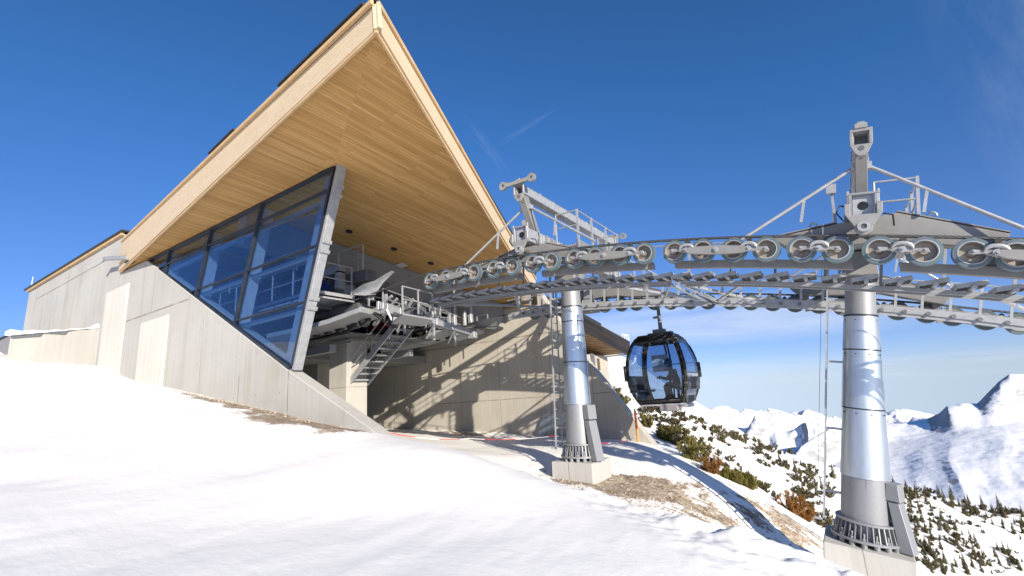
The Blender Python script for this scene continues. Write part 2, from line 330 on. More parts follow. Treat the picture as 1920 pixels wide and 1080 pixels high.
# ------------------------------------------------------------------ mesh builder
def V(*a): return Vector(a[0] if len(a) == 1 else a)
class MB:
    def __init__(s): s.v = []; s.f = []; s.uv = {}
    def face(s, pts, uvs=None):
        i0 = len(s.v); s.v += [Vector(p) for p in pts]; s.f.append(tuple(range(i0, i0 + len(pts))))
        if uvs: s.uv[len(s.f) - 1] = uvs
    def raw(s, vs, fs):
        i0 = len(s.v); s.v += [Vector(p) for p in vs]; s.f += [tuple(i + i0 for i in f) for f in fs]
    def obox(s, c, ax, ay, az):
        c = V(c); ax = V(ax); ay = V(ay); az = V(az)
        vs = [c + ax * i + ay * j + az * k for i in (-.5, .5) for j in (-.5, .5) for k in (-.5, .5)]
        s.raw(vs, [(0, 1, 3, 2), (4, 6, 7, 5), (0, 4, 5, 1), (2, 3, 7, 6), (0, 2, 6, 4), (1, 5, 7, 3)])
    def box(s, c, sz): s.obox(c, (sz[0], 0, 0), (0, sz[1], 0), (0, 0, sz[2]))
    def bb(s, a, b):
        a = V(a); b = V(b); s.box((a + b) / 2, (abs(b.x - a.x), abs(b.y - a.y), abs(b.z - a.z)))
    def beam(s, p, q, w, h, up=(0, 0, 1)):
        p = V(p); q = V(q); d = q - p; u = V(up); sd = d.cross(u)
        if sd.length < 1e-5: sd = d.cross(V(0, 1, 0))
        sd.normalize(); u = sd.cross(d).normalized(); s.obox((p + q) / 2, d, sd * w, u * h)
    def rings(s, rings, cap=True, closed=True):
        i0 = len(s.v); n = len(rings[0])
        for r_ in rings: s.v += [Vector(p) for p in r_]
        for k in range(len(rings) - 1):
            for i in range(n if closed else n - 1):
                j = (i + 1) % n; a = i0 + k * n
                s.f.append((a + i, a + j, a + n + j, a + n + i))
        if cap and closed:
            s.f.append(tuple(i0 + i for i in reversed(range(n)))); s.f.append(tuple(i0 + (len(rings) - 1) * n + i for i in range(n)))
    def tube(s, pts, r, n=8, uv=False):
        pts = [V(p) for p in pts]; rr = []; up = V(0, 0, 1); rad = r if isinstance(r, (list, tuple)) else [r] * len(pts)
        for k, p in enumerate(pts):
            d = (pts[min(k + 1, len(pts) - 1)] - pts[max(k - 1, 0)]).normalized()
            a = (prev - d * prev.dot(d)) if k else (d.cross(up) if d.cross(up).length > 0.05 else d.cross(V(0, 1, 0)))
            if a.length < 1e-4: a = d.orthogonal()
            a.normalize(); prev = a; b = a.cross(d)
            rr.append([p + (a * math.cos(t) + b * math.sin(t)) * rad[k] for t in [2 * math.pi * i / n for i in range(n)]])
        f0 = len(s.f); s.rings(rr)
        if uv:
            l = 0
            for k in range(len(pts) - 1):
                l2 = l + (pts[k + 1] - pts[k]).length
                for i in range(n): s.uv[f0 + k * n + i] = [(l, i / n), (l, (i + 1) / n), (l2, (i + 1) / n), (l2, i / n)]
                l = l2
    def cyl(s, p, q, r, n=16): s.tube([p, q], r, n)
    def prism(s, poly, vec, uvs=None):
        poly = [V(p) for p in poly]; vec = V(vec); n = len(poly); i0 = len(s.v)
        s.v += poly + [p + vec for p in poly]
        s.f.append(tuple(i0 + i for i in range(n)))
        if uvs: s.uv[len(s.f) - 1] = uvs
        s.f.append(tuple(i0 + n + i for i in reversed(range(n))))
        for i in range(n):
            j = (i + 1) % n; s.f.append((i0 + j, i0 + i, i0 + n + i, i0 + n + j))
    def lathe(s, prof, o, ax, n=28):
        o = V(o); ax = V(ax).normalized(); a = ax.orthogonal().normalized(); b = ax.cross(a)
        s.rings([[o + ax * z + (a * math.cos(t) + b * math.sin(t)) * r for t in [2 * math.pi * i / n for i in range(n)]] for r, z in prof], cap=False)
    def build(s, name, mat, parent=None, smooth=False, bevel=0, loc=None, world=False, normals=True):
        me = bpy.data.meshes.new(name); vs = s.v
        if world and parent is not None:
            inv = parent.matrix_basis.inverted() if parent.parent is None else (parent.parent.matrix_basis @ parent.matrix_basis).inverted()
            vs = [inv @ p for p in vs]
        me.from_pydata([tuple(p) for p in vs], [], s.f)
        if s.uv:
            ul = me.uv_layers.new(name='UVMap')
            for fi, uvs in s.uv.items():
                for li, uvv in zip(me.polygons[fi].loop_indices, uvs): ul.data[li].uv = uvv
        me.materials.append(mat)
        if normals:
            bm = bmesh.new(); bm.from_mesh(me); bmesh.ops.recalc_face_normals(bm, faces=bm.faces); bm.to_mesh(me); bm.free()
        if smooth:
            me.polygons.foreach_set('use_smooth', [True] * len(me.polygons))
            me.set_sharp_from_angle(angle=R(38))
        o = bpy.data.objects.new(name, me); COL.objects.link(o)
        if loc is not None: o.location = loc
        if parent is not None: o.parent = parent
        if bevel:
            bv = o.modifiers.new('bevel', 'BEVEL'); bv.width = bevel; bv.segments = 1; bv.limit_method = 'ANGLE'
        return o
def tag(o, label=None, cat=None, group=None, kind=None):
    if label: o['label'] = label
    if cat: o['category'] = cat
    if group: o['group'] = group
    if kind: o['kind'] = kind
    return o
def thing(name, loc, label, cat, group=None, rot=(0, 0, 0)):
    o = bpy.data.objects.new(name, None); COL.objects.link(o); o.location = loc; o.rotation_euler = rot; o.empty_display_size = 0.3
    o.matrix_basis = Matrix.LocRotScale(V(loc), Euler(rot), None)
    return tag(o, label, cat, group)

# ------------------------------------------------------------------ value noise (numpy)
def hsh(ix, iy, s):
    h = (ix.astype(np.int64) * 374761393 + iy.astype(np.int64) * 668265263 + s * 974711) & 0xffffffff
    h = ((h ^ (h >> 13)) * 1274126177) & 0xffffffff
    return ((h ^ (h >> 16)) & 0xffff) / 65535.0
def vnoise(x, y, s=0):
    ix = np.floor(x); iy = np.floor(y); fx = x - ix; fy = y - iy
    u = fx * fx * fx * (fx * (fx * 6 - 15) + 10); v = fy * fy * fy * (fy * (fy * 6 - 15) + 10)
    a = hsh(ix, iy, s); b = hsh(ix + 1, iy, s); c = hsh(ix, iy + 1, s); d = hsh(ix + 1, iy + 1, s)
    return (a + (b - a) * u) * (1 - v) + (c + (d - c) * u) * v - 0.5
def fbm(x, y, o=4, s=0, g=0.5):
    t = 0; a = 1.0
    for k in range(o): t = t + a * vnoise(x * 2 ** k + 17.3 * k, y * 2 ** k - 9.1 * k, s + k); a *= g
    return t
def ridged(x, y, o=5, s=0, g=0.5):
    t = 0; a = 1.0
    for k in range(o): t = t + a * (1 - 2 * np.abs(vnoise(x * 2 ** k + 3.7 * k, y * 2 ** k + 5.1 * k, s + k)) * 2); a *= g
    return t

# ------------------------------------------------------------------ ground
CP = []
def cp(p, dz=0): CP.append((p[0], p[1], p[2] + dz))
for p in [(0, 0, -1.65), (3, -3, -1.9), (-5, 0, -1.1), (-5, -6, -0.9), (-15, 0, 0.2), (-15, -12, 1.0), (-33, 5.0, 3.75), (-45, 0, 5.2), (-60, -20, 7.5), (-60, 10, 7.2), (-60, 40, 7),
          (30, -30, -9), (60, -10, -22), (10, -15, -3.5), (-20, -40, 2), (20, 0, -9), (12, 6, -6.5), (40, 20, -24)]: CP.append(p)
for px, py in [(185, 690), (225, 705), (303, 724), (430, 752), (540, 778)]: cp(PY(px, py, 7.9))
cp((-9.65, 7.9, -0.45)); cp((-6.5, 6.6, -0.75))
for px, py, d in [(870, 850, 11.6), (1000, 903, 10.6), (1100, 926, 9.8), (1250, 985, 8.8), (1400, 1020, 8.0), (1540, 1062, 7.4), (1620, 1090, 7.0), (1700, 1125, 6.6)]: cp(PD(px, py, d))
for px, py, d in [(400, 900, 7), (700, 950, 6.5), (200, 780, 11), (60, 690, 22), (600, 850, 9)]: cp(PD(px, py, d))
# flat below the mound, in front of the inner wall
for p in [(-25, 20.3, -1.0), (-18.5, 20.3, -1.35), (-12, 20.3, -1.75), (-7, 20.3, -2.12), (-16, 13, -1.0), (-11, 13, -1.7), (-12, 10.2, -1.4), (-25, 12, 0.5),
          (-8.4, 13.2, -2.3), (-6.6, 13.2, -2.45), (-6.5, 16, -2.35), (-4.6, 11.9, -2.75)]: CP.append(p)
for px, py, z in [(1150, 918, -2.62), (1250, 945, -2.95), (1350, 985, -3.4), (1300, 868, -2.6), (1400, 940, -3.35), (1480, 985, -4.0), (1450, 1020, -4.1), (1530, 1022, -4.5), (1520, 1045, -4.55), (1250, 862, -2.35)]: cp(PZ(px, py, z))
for p in [(-0.3, 14.2, -4.9), (1.5, 14, -5.8), (-0.3, 12, -4.7), (3, 10, -5.5)]: CP.append(p)
# hillside behind the station, falling to the right
for px, py, d in [(1182, 700, 46), (1150, 660, 60), (1320, 780, 60), (1242, 772, 34), (1290, 830, 29), (1360, 870, 27), (1440, 850, 78), (1430, 920, 40), (1560, 880, 110), (1540, 950, 42), (1500, 975, 22),
                  (1700, 905, 135), (1750, 985, 72), (1715, 1076, 40), (1900, 962, 190), (1900, 1075, 72), (1800, 1078, 55), (2100, 1000, 200), (2100, 1150, 70), (1380, 800, 66)]: cp(PD(px, py, d))
for p in [(-40, 40, 2.5), (-20, 40, 1.2), (-60, 80, 6), (-30, 80, 4), (-8, 30, -1.2), (-8, 24, -2.0)]: CP.append(p)
for px, py, d in [(1250, 790, 120), (1400, 900, 130), (1560, 990, 220), (1750, 1060, 300), (1950, 1120, 380)]: cp(PD(px, py, d))
CP = np.array(CP)
def tps_fit(P):
    n = len(P); X = P[:, :2] / 50.0
    d2 = ((X[:, None] - X[None]) ** 2).sum(-1); K = np.where(d2 > 0, 0.5 * d2 * np.log(np.maximum(d2, 1e-12)), 0) + np.eye(n) * 2e-5
    A = np.zeros((n + 3, n + 3)); A[:n, :n] = K; A[:n, n] = 1; A[:n, n + 1:] = X; A[n, :n] = 1; A[n + 1:, :n] = X.T
    return np.linalg.solve(A, np.concatenate([P[:, 2], np.zeros(3)]))
TW = tps_fit(CP)
def tps(x, y):
    x = np.asarray(x, float); y = np.asarray(y, float); X = CP[:, :2] / 50.0; out = np.full(x.shape, TW[-3]) + TW[-2] * x / 50 + TW[-1] * y / 50
    for i in range(len(X)):
        d2 = (x / 50 - X[i, 0]) ** 2 + (y / 50 - X[i, 1]) ** 2
        out = out + TW[i] * 0.5 * d2 * np.log(np.maximum(d2, 1e-12))
    return out
FOOT = []
for (ax, ay), (bx, by), n_ in (((1150, 1010), (1235, 985), 3), ((1290, 1040), (1345, 1008), 4)):
    for k in range(n_):
        t = k / (n_ - 1); p = PZ(ax + (bx - ax) * t, ay + (by - ay) * t, float(np.interp(ax + (bx - ax) * t, [300, 560, 900, 1250, 1350], [-.6, -1.1, -1.7, -2.2, -2.5])))
        FOOT.append((p.x + (.1 if k % 2 else -.1), p.y + .05 * math.sin(k * 5)))
def ground_z(x, y, detail=True):
    x = np.asarray(x, float); y = np.asarray(y, float); r = np.hypot(x, y)
    k = np.clip((r - 150) / 130, 0, 1); k = k * k * (3 - 2 * k); rc = np.minimum(r, 280) / np.maximum(r, 1e-6)
    z = tps(x * rc, y * rc)
    far = -78 - 0.42 * (np.maximum(r, 150) - 150); far = np.maximum(far, -470 - 0.02 * r)
    z = z * (1 - k) + far * k
    if detail:
        nearf = np.clip(r / 12, 0.25, 1)
        z = z + fbm(x / 3.1, y / 3.1, 3, 3) * 0.09 * nearf + np.clip((r - 25) / 40, 0, 1) * fbm(x / 9, y / 9, 4, 9) * 1.3 * np.clip(1 - (r - 200) / 100, 0, 1)
        z = z + fbm(x / 0.55 + 0.2 * y, y / 1.1, 3, 5) * 0.016 * np.clip(1.4 - r / 30, 0.0, 1)
        # shovelled lumps along the crest of the mound
        lx = np.clip(1 - np.abs((x + 2.2) * 0.55 + (y - 7.9) * 0.75) / 1.5, 0, 1) * (x > -9) * (x < 4)
        z = z + lx * np.maximum(fbm(x / 0.7, y / 0.6, 3, 21), -0.1) * 0.3 + lx * fbm(x / 0.22, y / 0.2, 3, 33) * 0.07
        for fx, fy in FOOT:
            d2 = ((x - fx) ** 2 + (y - fy) ** 2); z = z - 0.03 * np.exp(-d2 / .01) + 0.009 * np.exp(-(np.sqrt(d2) - .17) ** 2 / .005)
    return z
def gz(x, y): return float(ground_z(np.array([x]), np.array([y]))[0])

def snow_ground_mat():
    mt, nt, b = newmat('snow_and_gravel')
    w = coord(nt, 'World'); sp = N(nt, 'ShaderNodeSeparateXYZ'); nt.links.new(w, sp.inputs[0])
    def blob(cx, cy, rx, ry, rot=0.0):
        v = coord(nt, 'World'); mp = N(nt, 'ShaderNodeMapping', vector_type='TEXTURE'); mp.inputs['Location'].default_value = (cx, cy, 0); mp.inputs['Rotation'].default_value = (0, 0, rot); mp.inputs['Scale'].default_value = (rx, ry, 1e6)
        nt.links.new(v, mp.inputs[0]); ln = N(nt, 'ShaderNodeVectorMath', operation='LENGTH'); nt.links.new(mp.outputs[0], ln.inputs[0])
        return math_(nt, 'SUBTRACT', 1.0, ln.outputs['Value'])
    g = PZ(1180, 915, -2.7); g2 = PZ(1340, 965, -3.3); g3 = PZ(1470, 985, -4.0)
    ang = math.atan2(g3.y - g.y, g3.x - g.x)
    m1 = blob(g.x, g.y, 2.6, 1.25, ang); m2 = blob(g2.x, g2.y + 0.2, 3.2, 1.5, ang); m3 = blob(g3.x, g3.y, 3.2, 2.0, ang)
    m4 = blob(-13.2, 7.4, 4.4, 0.85, 0.05); m5 = blob(-16.5, 19.7, 2.6, 0.5, 0); m6 = blob(-11.0, 7.0, 2.4, 1.0, 0.2)
    ns = noise(nt, coord(nt, 'World', (1, 1, 1)), 0.9, 7, 0.68)
    nsl = noise(nt, coord(nt, 'World', (0.7, 2.2, 1), rot=(0, 0, -ang)), 1.2, 7, 0.7)
    def msk(bl, nn, amp, off): return math_(nt, 'ADD', bl, math_(nt, 'MULTIPLY', math_(nt, 'SUBTRACT', nn, off), amp))
    k = math_(nt, 'MAXIMUM', msk(m1, ns, 2.2, 0.5), math_(nt, 'MAXIMUM', msk(m2, nsl, 3.6, 0.64), msk(m3, nsl, 4.0, 0.63)))
    k = math_(nt, 'MAXIMUM', k, math_(nt, 'MAXIMUM', msk(m4, ns, 2.6, 0.5), math_(nt, 'MAXIMUM', msk(m5, ns, 3.5, 0.55), msk(m6, ns, 3, 0.55))))
    # thin patches of bare ground on the scrub slope
    sc = noise(nt, coord(nt, 'World'), 0.22, 6, 0.7)
    farm = N(nt, 'ShaderNodeMapRange'); farm.inputs[1].default_value = 22; farm.inputs[2].default_value = 34; nt.links.new(sp.outputs[1], farm.inputs[0])
    kb = math_(nt, 'MULTIPLY', ramp(nt, sc, [(0.60, (0, 0, 0)), (0.68, (0.8, 0.8, 0.8))]), farm.outputs[0])
    edge = noise(nt, w, 11, 6, 0.75); kr = ramp(nt, math_(nt, 'ADD', k, math_(nt, 'MULTIPLY', math_(nt, 'SUBTRACT', edge, 0.5), 0.7)), [(0.14, (0, 0, 0)), (0.24, (1, 1, 1))])
    kk = math_(nt, 'MAXIMUM', kr, kb)
    vor = N(nt, 'ShaderNodeTexVoronoi'); vor.inputs['Scale'].default_value = 14; nt.links.new(w, vor.inputs['Vector'])
    soiln = noise(nt, w, 3, 8, 0.7)
    soil = ramp(nt, soiln, [(0.25, (0.11, 0.075, 0.045)), (0.4, (0.28, 0.215, 0.15)), (0.56, (0.44, 0.375, 0.3)), (0.75, (0.6, 0.55, 0.48))])
    vbw = N(nt, 'ShaderNodeRGBToBW'); nt.links.new(vor.outputs['Color'], vbw.inputs[0]); soil = mix(nt, 0.8, soil, ramp(nt, vbw.outputs[0], [(0.2, (0.55, 0.52, 0.48)), (0.8, (1.25, 1.22, 1.18))]), 'MULTIPLY')
    snown = noise(nt, coord(nt, 'World', (1, 1, 1)), 0.6, 5)
    snow = ramp(nt, snown, [(0.3, (0.84, 0.826, 0.795)), (0.7, (0.88, 0.867, 0.84))])
    nt.links.new(mix(nt, kk, snow, soil), b.inputs['Base Color'])
    b.inputs['Roughness'].default_value = 0.75; b.inputs['Specular IOR Level'].default_value = 0.2
    fine = noise(nt, w, 9, 7, 0.65); peb = math_(nt, 'MULTIPLY', vor.outputs[0], kk)
    wind = noise(nt, coord(nt, 'World', (1.2, 3.5, 2), rot=(0, 0, 0.35)), 1.3, 6, 0.6)
    crust = noise(nt, coord(nt, 'World', (1, 1, 1)), 26, 6, 0.7)
    h = math_(nt, 'ADD', math_(nt, 'ADD', math_(nt, 'MULTIPLY', fine, 0.45), math_(nt, 'MULTIPLY', wind, 0.6)), math_(nt, 'ADD', math_(nt, 'MULTIPLY', crust, 0.16), math_(nt, 'MULTIPLY', peb, 1.4)))
    bump(nt, b, h, 0.3, 0.045)
    return mt
M['ground'] = snow_ground_mat()
def build_ground():
    az0 = math.atan2(RM[1, 2], RM[0, 2])
    angs = list(np.arange(-56, 56.01, 0.22)) + list(np.arange(58, 302.1, 4.0))
    rad = np.concatenate([[0.4], np.geomspace(0.8, 60, 430), np.geomspace(61.5, 300, 80), np.geomspace(310, 9000, 40)])
    A = np.radians(np.array(angs)) + az0; na = len(A); nr = len(rad)
    X = np.cos(A)[None] * rad[:, None]; Y = np.sin(A)[None] * rad[:, None]; Z = ground_z(X, Y)
    vs = np.stack([X, Y, Z], -1).reshape(-1, 3)
    i = np.arange(nr - 1)[:, None] * na; j = np.arange(na)[None]; j2 = (j + 1) % na
    fs = np.stack([i + j, i + na + j, i + na + j2, i + j2], -1).reshape(-1, 4)
    me = bpy.data.meshes.new('snow_ground'); me.from_pydata(vs.tolist(), [], fs.tolist() + [tuple(range(na))])
    bm = bmesh.new(); bm.from_mesh(me); bmesh.ops.recalc_face_normals(bm, faces=bm.faces); bm.to_mesh(me); bm.free()
    if me.polygons[0].normal.z < 0: me.flip_normals()
    me.polygons.foreach_set('use_smooth', [True] * len(me.polygons)); me.materials.append(M['ground'])
    o = bpy.data.objects.new('snow_ground', me); COL.objects.link(o); tag(o, 'snow covered slope with patches of brown gravel round the towers', 'ground', kind='structure')
build_ground()

# ------------------------------------------------------------------ far mountains
def rock_snow(name, rocky):
    mt, nt, b = newmat(name)
    g = N(nt, 'ShaderNodeNewGeometry'); sp = N(nt, 'ShaderNodeSeparateXYZ'); nt.links.new(g.outputs['Normal'], sp.inputs[0])
    n = noise(nt, coord(nt, 'World', (0.012, 0.012, 0.03)), 1.0, 8, 0.7)
    st = math_(nt, 'SUBTRACT', math_(nt, 'ADD', 1.0 - rocky, math_(nt, 'MULTIPLY', math_(nt, 'SUBTRACT', n, 0.5), -1.3)), sp.outputs[2])
    k = ramp(nt, math_(nt, 'ADD', st, 0.5), [(0.48, (0, 0, 0)), (0.56, (1, 1, 1))])
    sx2 = math_(nt, 'SUBTRACT', math_(nt, 'ADD', math_(nt, 'MULTIPLY', sp.outputs[0], -1.9), math_(nt, 'MULTIPLY', math_(nt, 'SUBTRACT', n, 0.5), 2.2)), rocky * 2.2)
    k = math_(nt, 'MAXIMUM', k, ramp(nt, sx2, [(0.0, (0, 0, 0)), (0.12, (1, 1, 1))]))
    spk = noise(nt, coord(nt, 'World', (0.03, 0.03, 0.012)), 1.0, 7, 0.75); spm = noise(nt, coord(nt, 'World', (0.002, 0.002, 0.004)), 1.0, 3)
    k = math_(nt, 'MAXIMUM', k, math_(nt, 'MULTIPLY', ramp(nt, spk, [(0.62, (0, 0, 0)), (0.7, (.7, .7, .7))]), ramp(nt, spm, [(0.45, (0, 0, 0)), (0.6, (1, 1, 1))])))
    nt.links.new(mix(nt, math_(nt, 'MULTIPLY', k, 0.75), (0.9, 0.895, 0.885), (0.16, 0.155, 0.155)), b.inputs['Base Color'])
    b.inputs['Roughness'].default_value = 0.8; b.inputs['Specular IOR Level'].default_value = 0.1
    bump(nt, b, noise(nt, coord(nt, 'World', (0.02, 0.02, 0.02)), 1.0, 6, 0.6), 0.3, 12)
    return mt
def mountain(name, label, sky_pts, base_d, zbase, seed, amp, mat, scl, rg=0.0, back=2500):
    """sky_pts: (px, py, distance); a height field over azimuth and range whose crest follows those points"""
    P = [PD(px, py, d) for px, py, d in sky_pts]
    az = np.array([math.atan2(p.y, p.x) for p in P]); rr = np.array([math.hypot(p.x, p.y) for p in P]); zz = np.array([p.z for p in P])
    o_ = np.argsort(az); az = az[o_]; rr = rr[o_]; zz = zz[o_]
    na = 560; A = np.linspace(az[0], az[-1], na); RR = np.interp(A, az, rr); ZZ = np.interp(A, az, zz)
    def smooth(v, n): k = np.hanning(n + 2); k /= k.sum(); return np.convolve(np.pad(v, n, mode='edge'), k, 'same')[n:-n]
    Z1 = smooth(ZZ, 15); Z2 = np.polyval(np.polyfit(A - A.mean(), ZZ, 1), A - A.mean()); Z2 = Z2 - np.maximum(0, Z2 - ZZ).max() * .5; RR = smooth(RR, 61)
    T = np.concatenate([np.linspace(0, 1, 190), 1 + np.linspace(0.012, 1, 26)]); nr = len(T)
    X = np.zeros((nr, na)); Y = X.copy(); Z = X.copy()
    for k, t in enumerate(T):
        rad = base_d + (RR - base_d) * t if t <= 1 else RR + back * (t - 1)
        x = np.cos(A) * rad; y = np.sin(A) * rad
        if t <= 1:
            s1 = np.clip((t - .93) / .07, 0, 1); s2 = np.clip((t - .84) / .15, 0, 1); s2 = s2 * s2 * (3 - 2 * s2)
            zr = zbase + (Z2 - zbase) * (t ** 1.3); z = zr + (Z1 - Z2) * s2 + (ZZ - Z1) * s1
        else: z = ZZ - (t - 1) * 1100
        w = np.clip(1 - np.abs(t - .5) * 2, 0, 1) ** .6 if t < 1 else 0
        wx = A * 3300 + fbm(x / scl, y / scl, 3, seed + 40) * scl * .12; wy = np.full_like(A, rad.mean()) + (rad - rad.mean()) + fbm(x / scl + 9, y / scl, 2, seed + 50) * scl * .12
        gl = .9 * fbm(wx / scl, wy / (scl * 2.4), 3, seed, 0.4) + (.13 + .1 * rg) * fbm(wx / (scl * .3), wy / (scl * 1.6), 3, seed + 7, 0.5) + (.03 + .04 * rg) * fbm(x / 90, y / 90, 4, seed + 9) + rg * (ridged(wx / (scl * .5), wy / (scl * 2.2), 3, seed + 17, 0.45) - .5)
        X[k] = x; Y[k] = y; Z[k] = z + gl * amp * w + fbm(x / 60, y / 60, 3, seed + 5) * amp * 0.07 * (1 if t > .85 else .5)
    vs = np.stack([X, Y, Z], -1).reshape(-1, 3)
    i = np.arange(nr - 1)[:, None] * na; j = np.arange(na - 1)[None]
    fs = np.stack([i + j, i + na + j, i + na + j + 1, i + j + 1], -1).reshape(-1, 4)
    me = bpy.data.meshes.new(name); me.from_pydata(vs.tolist(), [], fs.tolist())
    if me.polygons[len(me.polygons) // 2].normal.z < 0: me.flip_normals()
    me.polygons.foreach_set('use_smooth', [True] * len(me.polygons)); me.materials.append(mat)
    o = bpy.data.objects.new(name, me); COL.objects.link(o); tag(o, label, 'mountain', kind='structure')
MA = rock_snow('mountain_snow', 0.42); MBm = rock_snow('mountain_snow_and_rock', 0.27)
mountain('mountains', 'distant snowy ridge with rounded white peaks', [(1120, 800, 5200), (1250, 800, 5200), (1322, 776, 5200), (1345, 765, 5200), (1363, 763, 5200), (1385, 775, 5300), (1396, 767, 5100), (1418, 771, 5300), (1442, 766, 5400), (1478, 776, 5300), (1503, 771, 5400), (1532, 774, 5300), (1548, 782, 5200), (1590, 784, 5000), (1650, 778, 5600), (1672, 771, 5600), (1700, 769, 5600), (1745, 779, 5600), (1800, 790, 5600), (1950, 790, 5600)],
         2300, -620, 11, 330, MA, 800, .9)
mountain('mountains', 'large white mountain flank with a rocky summit on the right', [(1440, 905, 2500), (1500, 838, 2700), (1560, 800, 3000), (1600, 792, 3100), (1660, 796, 3300), (1700, 793, 3300), (1738, 784, 3300), (1760, 775, 3200), (1775, 762, 3150), (1805, 757, 3150), (1832, 757, 3150), (1850, 738, 3150), (1872, 716, 3200), (1893, 702, 3200), (1912, 700, 3250), (1935, 702, 3250), (2010, 690, 3300), (2150, 690, 3300), (2300, 720, 3000)],
         1150, -560, 29, 74, MBm, 620, .07)
# ------------------------------------------------------------------ station building
YL, YR = 8.0, 20.3
A_ = Vector((-6.32, 5.43, 7.26))                       # lower tip of the roof
D_ = Vector((-26.85, 7.93, 7.02))
C_ = Vector((-11.15, 8.0, 7.0))
E_ = PD(1003, 547, 22.9)
nR = (A_ - C_).cross(E_ - C_).normalized()
def onR(px, py):
    v = Vector(ray(px, py)); return v * (nR.dot(C_) / nR.dot(v))
J1 = onR(607, 447); J2 = onR(807, 520)
Jd = (J2 - J1); J0 = J1 - Jd * ((J1.y - 8.3) / Jd.y); J3 = J2 + Jd * ((20.2 - J2.y) / Jd.y)
st = thing('mountain_station', (-24, 14, -1.5), 'concrete ropeway station with a pointed timber roof canopy and slanted glass front', 'station')
def part(mb, name, mat, parent=st, **k): return mb.build(name, mat, parent, world=True, **k)
# outer left wall (with the sloping wing)
prof = [(-42.6, 9.0 - 0.1), (-27.0, 8.85), (-27.0, 6.96), (-24.07, 6.92), (-13.08, 1.24), (-9.6, -0.42), (-8.6, -1.0), (-8.6, -3.4), (-42.6, 0.5)]
mb = MB(); mb.prism([(x, YL, z) for x, z in prof], (0, 0.42, 0)); part(mb, 'outer_wall', M['wall_out'], bevel=0.02)
mb = MB(); mb.prism([(-43.35, YL + 0.03, 6.2), (-42.6, YL + 0.03, 6.35), (-42.6, YL + 0.03, 1), (-43.35, YL + 0.03, 1)], (0, 0.5, 0)); part(mb, 'plinth', M['wall_out'])
mb = MB(); mb.bb((-42.6, YL + 0.42, 0), (-42.2, YR, 8.8)); part(mb, 'end_wall', M['wall_out'])
mb = MB(); mb.bb((-28.22, YL - 0.08, 1.2), (-25.62, YL, 6.2)); part(mb, 'pilaster', M['pilaster'], bevel=0.02)
mb = MB(); mb.bb((-23.7, YL - 0.09, 0.2), (-21.2, YL, 4.1)); part(mb, 'pilaster', M['pilaster'], bevel=0.02)
# low wall that runs out towards the slope, snow on top
a = Vector((-28.75, 8.0, 4.6)); b2 = PZ(20, 630, 4.62)
dirw = (b2 - a).normalized(); b3 = b2 + Vector((-2.5, 1.4, 0))
mb = MB(); mb.prism([a, b2, b3, Vector((-36, 8, 4.6))], (0, 0, -3.6)); part(mb, 'low_wall', M['low_wall'])
mb = MB(); nn = 16
for k in range(nn): pass
rows = []
for k in range(nn + 1):
    t = k / nn; p = a.lerp(b2, t); q = Vector((-29, 8, 4.6)).lerp(Vector((-36, 8, 4.6)), t)
    h = 0.04 + 0.25 * t * t + 0.03 * math.sin(k * 1.7); ov = -0.05 - 0.16 * t + 0.06 * math.sin(k * 2.3)
    od = Vector((dirw.y, -dirw.x, 0)); od = od if od.y < 0 else -od
    e = p + od * (-ov)
    rows.append([e + Vector((0, 0, 0.004)), e + Vector((0, 0, h * 0.55)), e - od * 0.18 + Vector((0, 0, h)), q + Vector((0, -0.02, h + 0.2)), q + Vector((0, -0.02, 0.004))])
mb.rings(rows); part(mb, 'snow_cap', M['snowcap'], smooth=True)
mb = MB(); mb.prism([a + Vector((0.0, -0.03, 0.0)), a.lerp(b2, .33) + Vector((0, -0.06, 0.02)), a.lerp(b2, .36) + Vector((0, -0.06, -.18)), a.lerp(b2, .62) + Vector((0, -0.06, -0.02)), a.lerp(b2, .64) + Vector((0, -0.06, -0.16)), a.lerp(b2, .97) + Vector((0, -0.06, -0.14)), a.lerp(b2, .98) + Vector((0, -0.06, 0.03))], (0.01, 0.02, 0)); part(mb, 'drip_membrane', M['steel_dark'])
# inner (right-hand) wall with its descending buttress
rw = [(-42.2, 8.5), (-16.5, 6.9), (-13.2, 5.75), (-11.94, 5.44), (-9.56, 1.55), (-8.7, 0.37), (-7.0, -2.07), (-6.6, -2.7), (-6.6, -5.0), (-42.2, -3.5)]
mb = MB(); mb.prism([(x, YR, z) for x, z in rw], (0, 0.45, 0)); part(mb, 'inner_wall', M['wall_in'], bevel=0.02)
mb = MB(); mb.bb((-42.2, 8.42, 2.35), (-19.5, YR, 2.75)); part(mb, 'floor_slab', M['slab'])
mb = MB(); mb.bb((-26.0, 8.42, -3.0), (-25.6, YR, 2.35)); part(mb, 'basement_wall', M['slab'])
# concrete lintel above the mouth
lo = Vector((0, 0, -1.25))
th = Vector((-0.35, -0.09, 0))
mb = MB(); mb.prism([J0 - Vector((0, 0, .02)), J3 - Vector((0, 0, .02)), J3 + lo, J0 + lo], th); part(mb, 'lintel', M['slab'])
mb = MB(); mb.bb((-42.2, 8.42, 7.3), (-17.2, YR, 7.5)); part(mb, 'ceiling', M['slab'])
for k in range(6):
    x = -20 - 3.4 * k
    mb = MB(); mb.bb((x - .15, 8.42, 6.75), (x + .15, YR, 7.29)); part(mb, 'ceiling_beam', M['slab'])
